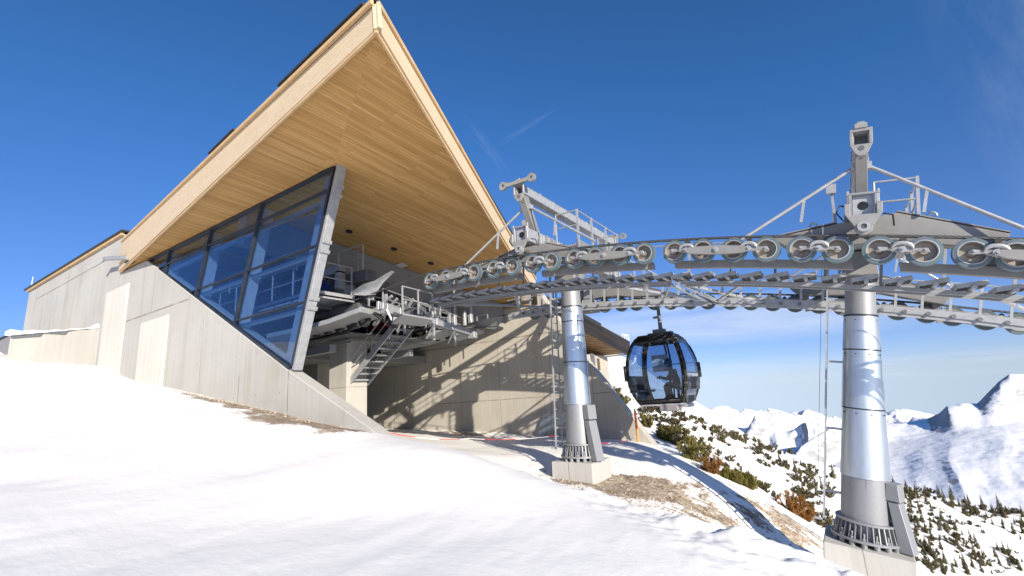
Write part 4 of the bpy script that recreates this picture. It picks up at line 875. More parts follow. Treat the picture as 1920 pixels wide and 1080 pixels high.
# ------------------------------------------------------------------ towers
def tower(label, base, tilt, H, r0, r1, hs, rs, foot, t_bar, xo):
    root = thing('support_tower', base, label, 'ropeway tower', 'ropeway support towers', (0, tilt, 0))
    head = [False]
    def pt(mb, nm, mat, **k):
        o = mb.build(nm, mat, root, **k)
        if head[0]: o.location.x = xo
        return o
    rad = lambda z: r0 + (r1 - r0) * (z - .4) / (H - 1.3)
    fx, fy, fh = foot
    mb = MB(); mb.prism([(-fx, -fy, 0), (fx, -fy, 0), (fx, fy, 0), (-fx, fy, 0)], (0, 0, -fh)); pt(mb, 'footing', M['footing'], bevel=.02)
    # flange with ribs
    rb = rad(.4) + .02
    mb = MB(); mb.lathe([(rb - .06, .1), (rb + .17, .1), (rb + .17, .15), (rb - .06, .15)], (0, 0, 0), (0, 0, 1), 40); mb.lathe([(rb - .06, .46), (rb + .08, .46), (rb + .08, .5), (rb - .06, .5)], (0, 0, 0), (0, 0, 1), 40); base_o = pt(mb, 'base_flange', M['steel'], smooth=True)
    mb = MB(); nr = 34
    for k in range(nr):
        t = 2 * math.pi * (k + .5) / nr; c, s = math.cos(t), math.sin(t); tg = Vector((-s, c, 0)) * .02
        q = [Vector((c * (rb - .03), s * (rb - .03), .15)), Vector((c * (rb + .14), s * (rb + .14), .15)), Vector((c * (rb + .06), s * (rb + .06), .46)), Vector((c * (rb - .03), s * (rb - .03), .46))]
        mb.prism([p - tg * .5 for p in q], tg)
    mb.build('stiffener_ribs', M['steel'], base_o)
    for k in range(nr // 2):
        t = 2 * math.pi * (k * 2 + 1) / nr; c, s = math.cos(t) * (rb + .1), math.sin(t) * (rb + .1)
        mb = MB(); mb.cyl((c, s, -.0), (c, s, .1), .058, 14); mb.cyl((c, s, .15), (c, s, .2), .045, 6); mb.cyl((c, s, .1), (c, s, .3), .02, 8); mb.build('anchor_bolt', M['steel'], base_o)
    # shaft
    mb = MB(); mb.lathe([(rad(.1), .1), (rad(hs[0]), hs[0] + .06)], (0, 0, 0), (0, 0, 1), 48); pt(mb, 'lower_shaft', M['steel'], smooth=True)
    mb = MB(); mb.lathe([(rad(hs[-1]) - .012, hs[-1] - .1), (rad(rs), rs)], (0, 0, 0), (0, 0, 1), 48); pt(mb, 'upper_shaft', M['steel'], smooth=True)
    for k in range(len(hs) - 1):
        a_, b_ = hs[k], hs[k + 1]
        mb = MB(); mb.lathe([(rad(a_) + .005, a_), (rad(a_) + .024, a_), (rad(b_) + .012, b_ - .005), (rad(b_) - .02, b_ - .005)], (0, 0, 0), (0, 0, 1), 56); o = pt(mb, 'zinc_sleeve', M['sleeve'], smooth=True)
        mb = MB(); mb.lathe([(rad(b_) + .005, b_ - .03), (rad(b_) + .02, b_ - .03), (rad(b_) + .02, b_ + .012), (rad(b_) + .005, b_ + .012)], (0, 0, 0), (0, 0, 1), 56)
        for t in np.linspace(-2.6, -0.5, 4): mb.cyl((math.cos(t) * rad(a_), math.sin(t) * rad(a_), b_ - .12), (math.cos(t) * (rad(b_) + .024), math.sin(t) * (rad(b_) + .024), b_ - .12), .014, 6)
        mb.build('seam_band', M['dark'], o)
    mb = MB(); mb.beam((0, -rad(1) - .004, .5), (0, -rad(hs[0]) - .004, hs[0]), .008, .004, up=(0, 1, 0)); pt(mb, 'weld_seam', M['steel_dark'])
    # cable duct at the foot, downhill side
    ca = math.radians(-20); cx, cy = math.cos(ca), math.sin(ca)
    def rp(r_, t_, z): return Vector((cx * r_ - cy * t_, cy * r_ + cx * t_, z))
    mb = MB(); h2 = hs[0] * .98
    q = [rp(rad(.4) + .16, 0, .02), rp(rad(.4) + .42, 0, .02), rp(rad(h2 * .75) + .2, 0, h2 * .72), rp(rad(h2 * .75) + .0, 0, h2 * .72)]
    mb.prism([p - (rp(0, .16, 0)) for p in q], rp(0, .32, 0))
    q = [rp(rad(h2) - .02, 0, h2 * .74), rp(rad(h2) + .24, 0, h2 * .74), rp(rad(h2) + .2, 0, h2 * 1.0), rp(rad(h2) - .02, 0, h2 * 1.0)]
    mb.prism([p - (rp(0, .17, 0)) for p in q], rp(0, .34, 0)); pt(mb, 'cable_duct', M['steel'], bevel=.01)
    # ladder on the station side, with safety wire
    lx = -(rad(1.0) + .34); lt = -(rad(rs) + .34)
    mb = MB()
    for yy in (-.2, .2): mb.beam((lx, yy, .28), (lt, yy, H - .45), .05, .035, up=(1, 0, 0))
    nrg = int((H - .8) / .28)
    for k in range(nrg):
        z = .4 + .28 * k; x = lx + (lt - lx) * (z - .28) / (H - .73); mb.cyl((x, -.2, z), (x, .2, z), .014, 6)
    for z in (.95, H * .35, H * .58, H * .8):
        x = lx + (lt - lx) * (z - .28) / (H - .73); mb.beam((x, 0, z), (-rad(z) + .02, 0, z), .05, .05); mb.beam((x, -.22, z), (x, .22, z), .03, .05)
    mb.beam((lx - .18, -.2, .34), (lx + .02, -.2, .34), .05, .05)
    lad = pt(mb, 'ladder', M['steel_light'])
    mb = MB(); mb.tube([(lx - .13, -.2, .34), (lt - .12, -.2, H - .5)], .005, 5); mb.build('safety_wire', M['cable'], lad)
    # head: transition box, cross arm
    mb = MB(); mb.prism([(-r1 - .06, -.4, rs - .02), (r1 + .06, -.4, rs - .02), (.3, -.32, H - .24), (-.3, -.32, H - .24)], (0, .8, 0)); mb.lathe([(r1, rs - .03), (r1 + .1, rs - .03), (r1 + .1, rs + .02), (r1, rs + .02)], (0, 0, 0), (0, 0, 1), 40); pt(mb, 'head_box', M['painted'], bevel=.015)
    head[0] = True
    ya, yb = -3.3, 3.35
    mb = MB(); mb.bb((-.17, ya, H - .2), (.17, yb, H + .18)); arm = pt(mb, 'cross_arm', M['steel_light'], bevel=.012)
    for ye, sg in ((ya, -1), (yb, 1)):
        mb = MB()
        for s_ in (-1, 1): mb.bb((s_ * .2 - .025, ye + sg * .0, H - .24), (s_ * .2 + .025, ye + sg * .08, H + .2))
        mb.bb((-.26, ye, H + .18), (.26, ye + sg * .08, H + .225)); mb.bb((-.22, ye, H - .26), (.22, ye + sg * .08, H - .22)); mb.build('end_frame', M['steel'], arm, bevel=.006)
        mb = MB(); mb.cyl((0, ye + sg * .004, H - .02), (0, ye - sg * .05, H - .02), .085, 20); mb.build('end_hole', M['black'], arm)
        mb = MB()
        for s_ in (-1, 1):
            mb.cyl((s_ * .235, ye + sg * .05, H - .1), (s_ * .235, ye + sg * .05, H + .27), .022, 6)
        mb.build('clamp_bolt', M['steel_light'], arm)
        # pin plate that carries the yoke
        q = [(-.29, H + .0), (-.29, H - .2), (-.13, H - .47)] + [(.15 * math.cos(t), H - .47 + .15 * math.sin(t)) for t in np.linspace(math.pi * 1.05, math.pi * 1.95, 9)] + [(.13, H - .47), (.29, H - .2), (.29, H + .0), (.2, H + .0), (.2, H - .22), (-.2, H - .22), (-.2, H + .0)]
        mb = MB(); mb.prism([(x, ye + sg * (-.62), z) for x, z in q], (0, sg * .05, 0)); pt(mb, 'pin_plate', M['casting'], bevel=.008); mb = MB(); mb.prism([(x, ye + sg * .1, z) for x, z in q], (0, sg * .05, 0)); pl = pt(mb, 'pin_plate', M['casting'], bevel=.008)
        mb = MB(); mb.lathe([(.05, -.05), (.1, -.05), (.1, .05), (.05, .05), (.05, -.05)], (0, ye + sg * .17, H - .47), (0, 1, 0), 24); mb.build('pin_collar', M['steel_light'], pl, True)
        mb = MB(); mb.cyl((0, ye + sg * .2, H - .47), (0, ye - sg * .7, H - .47), .05, 16); mb.build('pin', M['machine'], pl, True)
        mb = MB(); mb.tube([(-.3, ye + sg * .02, H - .3), (-.42, ye, H - .12), (-.36, ye, H + .02), (-.2, ye - sg * .1, H + .0)], .016, 6); mb.build('hose', M['cable'], arm, True); mb = MB(); mb.tube([(.3, ye + sg * .02, H - .2), (.44, ye, H - .24), (.46, ye - sg * .1, H - .42)], .016, 6); mb.build('hose', M['cable'], arm, True)
    # lifting frame: leaning posts, top beam, stays
    Ht = H + 1.32
    for sg in (-1, 1):
        mb = MB(); p0, p1 = Vector((0, sg * 2.55, H + .18)), Vector((0, sg * 3.15, Ht - .12)); mb.beam(p0, p1, .2, .26, up=(0, 1, 0)); po = pt(mb, 'lifting_post', M['painted'] if sg < 0 else M['steel'], bevel=.01)
        mb = MB()
        for dx, dz_ in ((0, 0), (-.05, .05), (.05, .05)):
            c = p1.lerp(p0, .2 - dz_ * .5) + Vector((dx, sg * .135, 0)); mb.cyl(c, c + Vector((0, sg * .01, 0)), .03 if dx == 0 else .018, 10)
        mb.build('bolt_holes', M['black'], po)
        for s_ in (-1, 1):
            mb = MB(); a_ = p0.lerp(p1, .68) + Vector((s_ * .12, 0, 0)); zy = -.5 if s_ < 0 else -.62
            b_ = Vector((s_ * 2.12, sg * 3.2, H + zy)); mb.tube([a_, b_], .034, 8); mb.box(a_, (.1, .16, .14)); mb.build('stay', M['steel_light'], po, True)
            mb = MB(); c = a_.lerp(b_, .42); mb.beam(c, Vector((c.x - .06 + .0, c.y + sg * .0, H - .18)), .05, .05); mb.build('stay_strut', M['steel_light'], po)
    mb = MB(); yt0, yt1 = -3.3, 3.3
    for xx in (-.12, .12): mb.bb((xx - .012, yt0, Ht - .13), (xx + .012, yt1, Ht + .13))
    mb.bb((-.132, yt0, Ht + .11), (.132, yt1, Ht + .135)); mb.bb((-.132, yt0, Ht - .135), (.132, yt1, Ht - .11)); top = pt(mb, 'top_beam', M['steel_light'])
    for ye, sg in ((yt0, -1), (yt1, 1)):
        mb = MB(); q = [(-.18, .17), (.18, .17), (.18, -.16), (.1, -.32), (.04, -.37), (-.04, -.37), (-.1, -.32), (-.18, -.16)]
        fr_ = [(x, Ht + z) for x, z in q]
        # plate with a square mouth: built as strips round the opening
        y_ = ye + sg * .02
        mb.bb((-.18, y_, Ht + .12), (.18, y_ + sg * .05, Ht + .18)); mb.bb((-.18, y_, Ht - .14), (-.125, y_ + sg * .05, Ht + .12)); mb.bb((.125, y_, Ht - .14), (.18, y_ + sg * .05, Ht + .12))
        mb.prism([(-.18, y_, Ht - .14), (.18, y_, Ht - .14), (.1, y_, Ht - .31), (.04, y_, Ht - .37), (-.04, y_, Ht - .37), (-.1, y_, Ht - .31)], (0, sg * .05, 0)); mb.box((0, ye + sg * .03, Ht + .23), (.2, .12, .1)); mb.box((0, ye + sg * .03, Ht + .29), (.12, .1, .05)); hd = mb.build('head_plate', M['casting'], top, bevel=.006)
        mb = MB(); mb.cyl((0, ye + sg * .06, Ht - .22), (0, ye + sg * .076, Ht - .22), .05, 16); mb.build('head_hole', M['machine'], top); mb = MB(); mb.bb((-.12, ye - sg * .15, Ht - .11), (.12, ye - sg * .16, Ht + .11)); mb.build('head_hole', M['machine'], top)
        if t_bar:
            mb = MB(); mb.prism([(-.42, ye + sg * .08, Ht + .14), (.42, ye + sg * .08, Ht + .14), (.42, ye + sg * .08, Ht + .26), (.15, ye + sg * .08, Ht + .24), (-.15, ye + sg * .08, Ht + .24), (-.42, ye + sg * .08, Ht + .26)], (0, sg * .06, 0))
            for s_ in (-1, 1): mb.lathe([(.05, -.04), (.125, -.04), (.125, .04), (.05, .04), (.05, -.04)], (s_ * .48, ye + sg * .11, Ht + .2), (0, 1, 0), 20)
            mb.build('lifting_eye_bar', M['casting'], top, True)
    mb = MB()
    for k in range(7): mb.bb((-.15, -2.4 + .8 * k, Ht - .14), (.15, -2.35 + .8 * k, Ht + .14))
    mb.build('beam_stiffeners', M['steel_light'], top)
    # work platform beside the arm and its railing
    mb = MB(); mb.bb((.3, -1.7, H - .12), (.95, 1.4, H - .07)); mb.bb((.9, -1.7, H - .07), (.95, 1.4, H + .06)); mb.bb((.3, -1.7, H - .22), (.36, 1.4, H - .12)); plat = pt(mb, 'platform', M['grating'])
    mb = MB()
    for yy in (-1.7, -.7, .4, 1.4): mb.beam((.97, yy, H - .3), (.97, yy, H + .98), .06, .05, up=(0, 1, 0))
    for z in (.5, .95):
        mb.cyl((.97, -1.7, H + z), (.97, 1.4, H + z), .022, 8)
        for yy in (-1.7, 1.4): mb.cyl((.25, yy, H + z), (.97, yy, H + z), .022, 8)
    for yy in (-1.7, 1.4): mb.cyl((.25, yy, H), (.25, yy, H + .95), .022, 8)
    mb.build('railing', M['steel_light'], plat)
    mb = MB()
    for yy in (-2.2, 2.3, 3.0):
        mb.beam((-.42, yy, H - .2), (-.5, yy, H + .62), .05, .05, up=(0, 1, 0))
    mb.cyl((-.5, -2.2, H + .6), (-.5, 3.0, H + .6), .02, 6); mb.cyl((-.47, -2.2, H + .3), (-.47, 3.0, H + .3), .02, 6); mb.bb((-.6, -2.3, H + .62), (-.42, -2.2, H + .82)); pt(mb, 'handrail', M['steel_light'])
    mb = MB()
    for k in range(5): mb.bb((.17, -2.3 + .3 * k, H - .2), (.24, -2.24 + .3 * k, H + .16))
    mb.cyl((.17, -1.95, H - .02), (.3, -1.95, H - .02), .12, 16); pt(mb, 'arm_stiffeners', M['steel'])
    return root
tN = tower('large foreground ropeway tower with silver sleeves and tilted concrete footing', (-0.26, 14.2, -3.62), R(9.4), 6.86, .485, .3, [1.42, 2.95, 4.3, 5.1], 6.05, (.8, .8, 1.9), False, 0)
tF = tower('smaller ropeway tower near the concrete wall with a lifting-eye bar on its head', (-7.2, 14.2, -1.93), R(1.9), 6.42, .43, .31, [1.68, 3.0, 4.3, 4.78], 5.55, (.68, .68, 1.2), True, .26)
# ------------------------------------------------------------------ station machinery
T = thing('ropeway_terminal', (-15, 14.2, 3.0), 'galvanised drive machinery with platforms, rails and cabin guides in the station mouth', 'ropeway terminal')
def tp(mb, nm, mat, **k): return mb.build(nm, mat, T, world=True, **k)
def rail_run(mb, pts, h=1.0, rails=(0.5, 1.0), step=1.2, r=.02, post=.045):
    pts = [Vector(p) for p in pts]
    for p, q in zip(pts, pts[1:]):
        n_ = max(1, int((q - p).length / step))
        for k in range(n_ + 1):
            c = p.lerp(q, k / n_); mb.beam(c, c + Vector((0, 0, h)), post, post * .8, up=(0, 1, 0))
        for f in rails: mb.tube([p + Vector((0, 0, h * f)), q + Vector((0, 0, h * f))], r, 6)
# service platform beside the near guide
p0 = PY(633, 556, 10.3); zP = p0.z
mb = MB(); mb.bb((p0.x - 9, 9.4, zP - .06), (p0.x, 11.0, zP)); mb.bb((p0.x - 9, 9.4, zP - .12), (p0.x, 9.45, zP + .12)); mb.bb((p0.x - .05, 9.4, zP - .12), (p0.x, 11.0, zP + .12)); plat = tp(mb, 'service_platform', M['steel_light'])
mb = MB()
for k in range(8): mb.bb((p0.x - 9 + 1.1 * k, 9.4, zP - .2), (p0.x - 8.92 + 1.1 * k, 11.0, zP - .06))
mb.beam((p0.x - 8, 9.4, zP - .15), (p0.x - 6, 11, zP - .15), .06, .06); mb.beam((p0.x - 5, 9.4, zP - .15), (p0.x - 3, 11, zP - .15), .06, .06); mb.build('joists', M['steel_dark'], plat, world=True)
mb = MB(); rail_run(mb, [(p0.x - 9, 9.43, zP + .1), (p0.x - .03, 9.43, zP + .1), (p0.x - .03, 10.9, zP + .1)], 1.05); rail_run(mb, [(p0.x - 1.1, 9.43, zP + 1.0), (p0.x - 8, 9.43, zP + 1.0)], .75, (1.0,), 2.2)
mb.build('railing', M['steel_light'], plat, world=True)
# long machine girders either side, walkway rails on top
for yy, x0 in ((11.4, -13.6), (16.9, -14.4)):
    mb = MB(); mb.bb((-31, yy - .25, 4.55), (x0, yy + .25, 4.95)); mb.bb((-31, yy - .35, 3.5), (x0 - .3, yy + .1, 3.75)); mb.bb((-31, yy + .3, 4.0), (x0 - .6, yy + .7, 4.5)); tp(mb, 'machine_girder', M['machine'])
    mb = MB(); rail_run(mb, [(-28, yy - .2, 4.95), (x0 - .2, yy - .2, 4.95)], 1.0, (.5, 1.0), 1.3); rail_run(mb, [(-26, yy + .6, 5.3), (x0 - 1.5, yy + .6, 5.3)], .9, (1.0,), 1.7); tp(mb, 'girder_railing', M['steel_light'])
    mb = MB()
    for k in range(16): mb.cyl((x0 - .5 - .72 * k, yy + .05, 3.2), (x0 - .5 - .72 * k, yy + .2, 3.2), .27, 18)
    ty = tp(mb, 'tyre_conveyor', M['rubber'], smooth=True)
    mb = MB()
    for k in range(16): mb.cyl((x0 - .5 - .72 * k, yy + .03, 3.2), (x0 - .5 - .72 * k, yy + .22, 3.2), .12, 14)
    mb.build('wheel_hubs', M['steel'], ty, True, world=True)
mb = MB()
for k in range(6): mb.bb((-15.6 - 2.6 * k, 11.2, 4.95), (-15.3 - 2.6 * k, 17.1, 5.2)); mb.bb((-15.5 - 2.6 * k, 11.2, 3.3), (-15.35 - 2.6 * k, 11.35, 5.0)); mb.bb((-15.5 - 2.6 * k, 16.9, 3.3), (-15.35 - 2.6 * k, 17.05, 5.0))
tp(mb, 'cross_girder', M['steel_dark'])
mb = MB(); mb.bb((-15.7, 10.6, 4.9), (-14.4, 10.9, 5.15)); mb.bb((-15.7, 10.6, 4.3), (-15.5, 10.9, 4.95)); mb.bb((-14.6, 10.6, 4.3), (-14.4, 10.9, 4.95)); mb.bb((-16.4, 11.0, 4.0), (-14.6, 11.5, 4.6)); tp(mb, 'tension_frame', M['steel'])
mb = MB(); c = PY(603, 545, 10.6); mb.cyl(c + Vector((-.3, 0, 0)), c + Vector((.25, 0, 0)), .26, 18); mb.cyl(c + Vector((.25, 0, 0)), c + Vector((.4, 0, 0)), .16, 14); mb.bb(c + Vector((-.2, -.15, -.4)), c + Vector((.15, .15, -.2))); mb.bb(c + Vector((-.1, -.12, .2)), c + Vector((.12, .12, .38))); tp(mb, 'drive_motor', M['blue'], smooth=True)
mb = MB(); c = PY(708, 613, 15.6); mb.cyl(c + Vector((-.5, 0, 0)), c + Vector((.1, 0, 0)), .14, 14); mb.cyl(c + Vector((.3, 0, .02)), c + Vector((.7, 0, .02)), .15, 14); tp(mb, 'red_motor', M['red'], smooth=True)
mb = MB()
for px, py in ((655, 598), (635, 560), (745, 588), (775, 592)):
    c = PY(px, py, 12.4); mb.box(c, (.5, .5, .5)); mb.cyl(c, c + Vector((.5, 0, .1)), .2, 12)
tp(mb, 'gear_boxes', M['machine'], bevel=.03)
# sheet-metal guide horns at the rope mouths
def horn(up, lo, mat, name):
    mb = MB(); n_ = len(up); rows = []
    for a_, b_ in zip(up, lo):
        m_ = (a_ + b_) / 2 + Vector((-.05, .22, 0)); mm = [a_ * ((1 - t) ** 2) + m_ * (2 * t * (1 - t)) + b_ * (t * t) for t in np.linspace(0, 1, 7).tolist()]
        rows.append(mm + [p + Vector((-.01, .02, 0)) for p in reversed(mm)])
    mb.rings(rows); return tp(mb, name, mat, smooth=True)
horn([PY(658, 548, 10.7), PY(680, 533, 10.75), (PY(703, 526, 10.85)), PY(722, 514, 11.0), PY(735, 507, 11.15)], [PY(660, 553, 10.8), PY(684, 554, 10.9), PY(704, 552, 11.0), PY(718, 530, 11.1), PY(737, 511, 11.2)], M['steel_light'], 'guide_horn')
horn([PY(864, 611, 17.0), PY(890, 603, 17.0), PY(915, 597, 17.05), PY(943, 592, 17.1)], [PY(866, 616, 17.1), PY(893, 615, 17.2), PY(915, 616, 17.3), PY(929, 618, 17.35)], M['steel_dark'], 'guide_horn')
# beam across the mouth
a_, b_ = Vector((-12.6, 11.0, 3.42)), Vector((-13.6, 17.2, 3.06))
mb = MB(); mb.beam(a_, b_, .16, .24); d = (b_ - a_); mb.beam(a_ + Vector((.06, 0, .1)), b_ + Vector((.06, 0, .1)), .08, .03); mb.beam(a_ + Vector((-.25, .05, .05)), b_ + Vector((-.3, 0, .05)), .1, .3)
for t in (.15, .33, .52, .7): mb.obox(a_.lerp(b_, t) + Vector((.02, 0, 0)), (.18, 0, 0), d.normalized() * .05, (0, 0, .28))
for t in (.03, .97): mb.obox(a_.lerp(b_, t) + Vector((.1, 0, -.12)), (.35, 0, 0), d.normalized() * .3, (0, 0, .3))
beam_o = tp(mb, 'mouth_beam', M['steel_light'], bevel=.008)
mb = MB()
for t in (.12, .3, .45, .62, .8): c = a_.lerp(b_, t) + Vector((-.5, 0, -.1)); mb.beam(c, c + Vector((0, 0, .75)), .12, .1)
for t in (.2, .5, .75): c = a_.lerp(b_, t); mb.beam(c, c + Vector((0, 0, -.75)), .07, .07); mb.beam(c + Vector((0, 0, -.1)), c + Vector((-.6, .2, -.6)), .05, .05)
rail_run(mb, [a_ + Vector((-.6, .6, .1)), b_ + Vector((-.6, 0, .1))], .7, (.5, 1.0), 1.1)
rail_run(mb, [Vector((-13.0, 13.2, 3.3)), Vector((-13.6, 15.6, 3.2))], .55, (1.0,), .8)
tp(mb, 'beam_fittings', M['steel_light'])
mb = MB(); c0 = a_.lerp(b_, .1) + Vector((-.7, 0, .5))
for k in range(3): c = a_.lerp(b_, .38 + .2 * k) + Vector((-.9, 0, .5)); mb.cyl(c, c + Vector((0, .5, -.05)), .05, 8); mb.bb(c + Vector((-.1, .1, -.3)), c + Vector((.08, .3, -.05)))
tp(mb, 'sensor_rods', M['blue'])
# ribbed guide trays under the cabins' paths
def tray(name, q, lip=.16):
    mb = MB(); n_ = len(q) // 2; up = q[:n_]; lo = q[n_:]
    for k in range(n_ - 1): mb.prism([up[k], up[k + 1], lo[k + 1], lo[k]], (0, 0, .03))
    o = tp(mb, name, M['grating'])
    mb = MB()
    for k in range(n_ - 1):
        for r_ in (up, lo): mb.beam(r_[k] + Vector((0, 0, lip / 2)), r_[k + 1] + Vector((0, 0, lip / 2)), .03, lip)
    mb.beam(up[-1] + Vector((0, 0, lip * .6)), lo[-1] + Vector((0, 0, lip * .6)), .04, lip * 1.2)
    mb.build('tray_edge', M['steel_light'], o, world=True); return o
zT = PY(675, 585, 10.7).z
tray('guide_tray', [PZ(500, 634, zT - .35), PZ(570, 619, zT - .3), PZ(615, 607, zT - .22), PZ(675, 585, zT), PZ(490, 668, zT - .35), PZ(566, 640, zT - .3), PZ(652, 618, zT - .2), PZ(716, 594, zT)])
zT2 = PY(833, 619, 16.0).z
tray('guide_tray', [PY(715, 651, 15.9), PY(758, 643, 15.9), PY(790, 637, 15.9), PY(833, 618, 15.9), PY(712, 664, 17.5), PY(755, 657, 17.5), PY(805, 647, 17.5), PY(863, 629, 17.5)])
mb = MB(); rail_run(mb, [PY(770, 632, 16.0), PY(831, 616, 16.0)], .45, (.55, 1.0), 1.0); tp(mb, 'tray_railing', M['steel_light'])
mb = MB(); pl = [PZ(735, 607, 2.75), PZ(793, 612, 2.75), PZ(812, 600, 2.75), PZ(755, 590, 2.75)]
mb.prism(pl, (0, 0, .05)); p1, p2 = pl[0], pl[1]
mb.beam(p1 + Vector((0, 0, .12)), p2 + Vector((0, 0, .12)), .05, .24); mb.beam(p1 + Vector((0, 0, .12)), p1 + Vector((-.12, -.12, .5)), .1, .06); mb.beam(p2 + Vector((0, 0, .12)), pl[2] + Vector((0, 0, .3)), .06, .2)
rail_run(mb, [pl[3] + Vector((0, 0, .1)), pl[2] + Vector((0, 0, .1))], .8, (.5, 1), .7); tp(mb, 'landing', M['steel_light'])
mb = MB()
fx = PY(852, 605, 16.6); gx = PY(882, 604, 17.4)
mb.bb(fx + Vector((-.09, -.09, -.15)), fx + Vector((.09, .09, .95))); mb.beam(fx + Vector((0, 0, .9)), gx + Vector((0, 0, .75)), .18, .16); mb.beam(gx + Vector((0, 0, .8)), gx + Vector((.03, 0, -.05)), .18, .18); mb.bb(fx + Vector((.25, .3, -.15)), fx + Vector((.38, .42, .55))); mb.beam(fx + Vector((.3, .36, .5)), gx + Vector((-.2, 0, .3)), .14, .14); tp(mb, 'switch_frame', M['steel_light'], bevel=.015)
mb = MB(); rail_run(mb, [PY(845, 600, 16.2), PY(826, 596, 15.2)], .75, (.5, 1.0), .6); tp(mb, 'access_rail', M['steel_light']); mb = MB(); rail_run(mb, [PY(895, 612, 17.9), PY(915, 608, 18.3)], .5, (1.0,), .5); tp(mb, 'access_rail', M['steel_light']); mb = MB(); rail_run(mb, [PY(885, 606, 17.8), PY(878, 600, 17.6)], .8, (.5, 1), .5); tp(mb, 'access_rail', M['steel_light'])
mb = MB(); q = PY(862, 632, 17.2); mb.prism([PY(850, 634, 17.0), PY(895, 620, 17.2), PY(908, 624, 18.0), PY(860, 640, 17.8)], (0, 0, .08)); mb.bb(q + Vector((-.2, -.1, .05)), q + Vector((.2, .2, .35))); tp(mb, 'end_shelf', M['steel_light'])
mb = MB()
for k in range(5): x = -20.6 - 1.9 * k; mb.beam((x, 9.6, 2.6), (x, 9.6, 1.35), .07, .07); mb.beam((x, 9.6, 2.5), (x + 1.3, 12, 1.6), .1, .12); mb.beam((x, 12, 2.5), (x + .9, 9.6, 1.9), .1, .12)
mb.bb((-28, 11.8, 2.3), (-16.5, 12.1, 2.6)); mb.bb((-28, 16.0, 2.3), (-16.5, 16.3, 2.6)); mb.bb((-26, 9.5, 1.4), (-18.5, 9.62, 1.55)); tp(mb, 'understructure', M['steel'])
mb = MB(); mb.bb((-24, 11.9, 2.9), (-15.4, 16.4, 2.95)); tp(mb, 'floor_grating', M['machine'])

for k, (px, py, y_, w_, d_, h_) in enumerate(((690, 590, 12.6, .9, .5, .35), (725, 560, 13.5, .5, .6, .5), (760, 575, 14.5, .7, .5, .45), (800, 585, 15.6, .6, .5, .4), (650, 520, 13.5, 1.4, .4, .3), (700, 500, 16.5, 2.2, .35, .3))):
    c = PY(px, py, y_); mb = MB(); mb.box(c, (w_, d_, h_)); mb.box(c + Vector((0, 0, h_ * .6)), (w_ * .5, d_ * .6, h_ * .3)); mb.cyl(c + Vector((w_ * .5, 0, 0)), c + Vector((w_ * .5 + .12, 0, 0)), h_ * .35, 14); tp(mb, 'machine_unit', M['machine'] if k % 2 else M['steel_dark'], bevel=.02)
for (p_a, y_a), (p_b, y_b) in ((((735, 555), 11.6), ((690, 590), 11.6)), (((745, 560), 12.4), ((700, 610), 12.4)), (((775, 560), 13.4), ((742, 615), 13.4)), (((610, 575), 11.9), ((700, 560), 11.9)), (((600, 640), 12.2), ((690, 605), 12.2)), (((575, 660), 12.6), ((660, 640), 12.6)), (((790, 560), 14.5), ((770, 600), 14.5)), (((815, 575), 16), ((800, 610), 16))):
    mb = MB(); mb.beam(PY(*p_a, y_a), PY(*p_b, y_b), .07, .09); tp(mb, 'strut', M['steel_light'])
for k in range(7):
    y_ = 11.8 + .75 * k; mb = MB(); mb.beam((-14.2, y_, 3.25), (-14.2, y_, 4.15), .06, .05, up=(0, 1, 0)); tp(mb, 'guard_post', M['steel_light'])
for z_ in (3.75, 4.15): mb = MB(); mb.tube([(-14.2, 11.7, z_), (-14.2, 16.4, z_)], .022, 6); tp(mb, 'guard_rail', M['steel_light'])
for q in (0, .18, .34): mb = MB(); mb.tube([(-13.4, 11.3 + q, 3.3), (-13.7, 12.4 + q, 2.95), (-13.9, 14 + q, 3.05), (-14.0, 16.2 + q, 3.2)], .018, 6); tp(mb, 'cable', M['cable'])

# ------------------------------------------------------------------ stair under the platform
S0, S1 = PY(742, 607, 13.0), PY(653, 719, 13.0)
stt = thing('service_stair', tuple(S1), 'steep galvanised steel stair hanging below the machinery landing', 'stair')
wv = Vector((0, .95, 0)); d = S1 - S0
mb = MB()
for o_ in (Vector((0, 0, 0)), wv): mb.beam(S0 + o_, S1 + o_, .05, .24, up=(0, 0, 1)); o = mb.build('stringer', M['steel_light'], stt, world=True); mb = MB()
for k in range(9):
    c = S0 + d * ((k + .6) / 9.2) + wv * .5
    mb = MB(); mb.box(c, (.26, .9, .03)); mb.box(c + Vector((-.12, 0, -.02)), (.02, .9, .06)); mb.box(c + Vector((.12, 0, -.02)), (.02, .9, .06)); mb.build('tread', M['grating'], stt, world=True)
mb = MB()
for o_, hh in ((wv * 0, .9), (wv, .9)):
    a2, b2_ = S0.lerp(S1, .05) + o_, S0.lerp(S1, .95) + o_
    up = Vector((0, 0, hh)); mb.tube([a2 + up * .1, a2 + up, b2_ + up, b2_ + up * .1], .02, 6); mb.tube([a2 + up * .55, b2_ + up * .55], .016, 6); c = a2.lerp(b2_, .5); mb.beam(c, c + up, .04, .04, up=(0, 1, 0))
mb.build('handrail', M['steel_light'], stt, world=True)

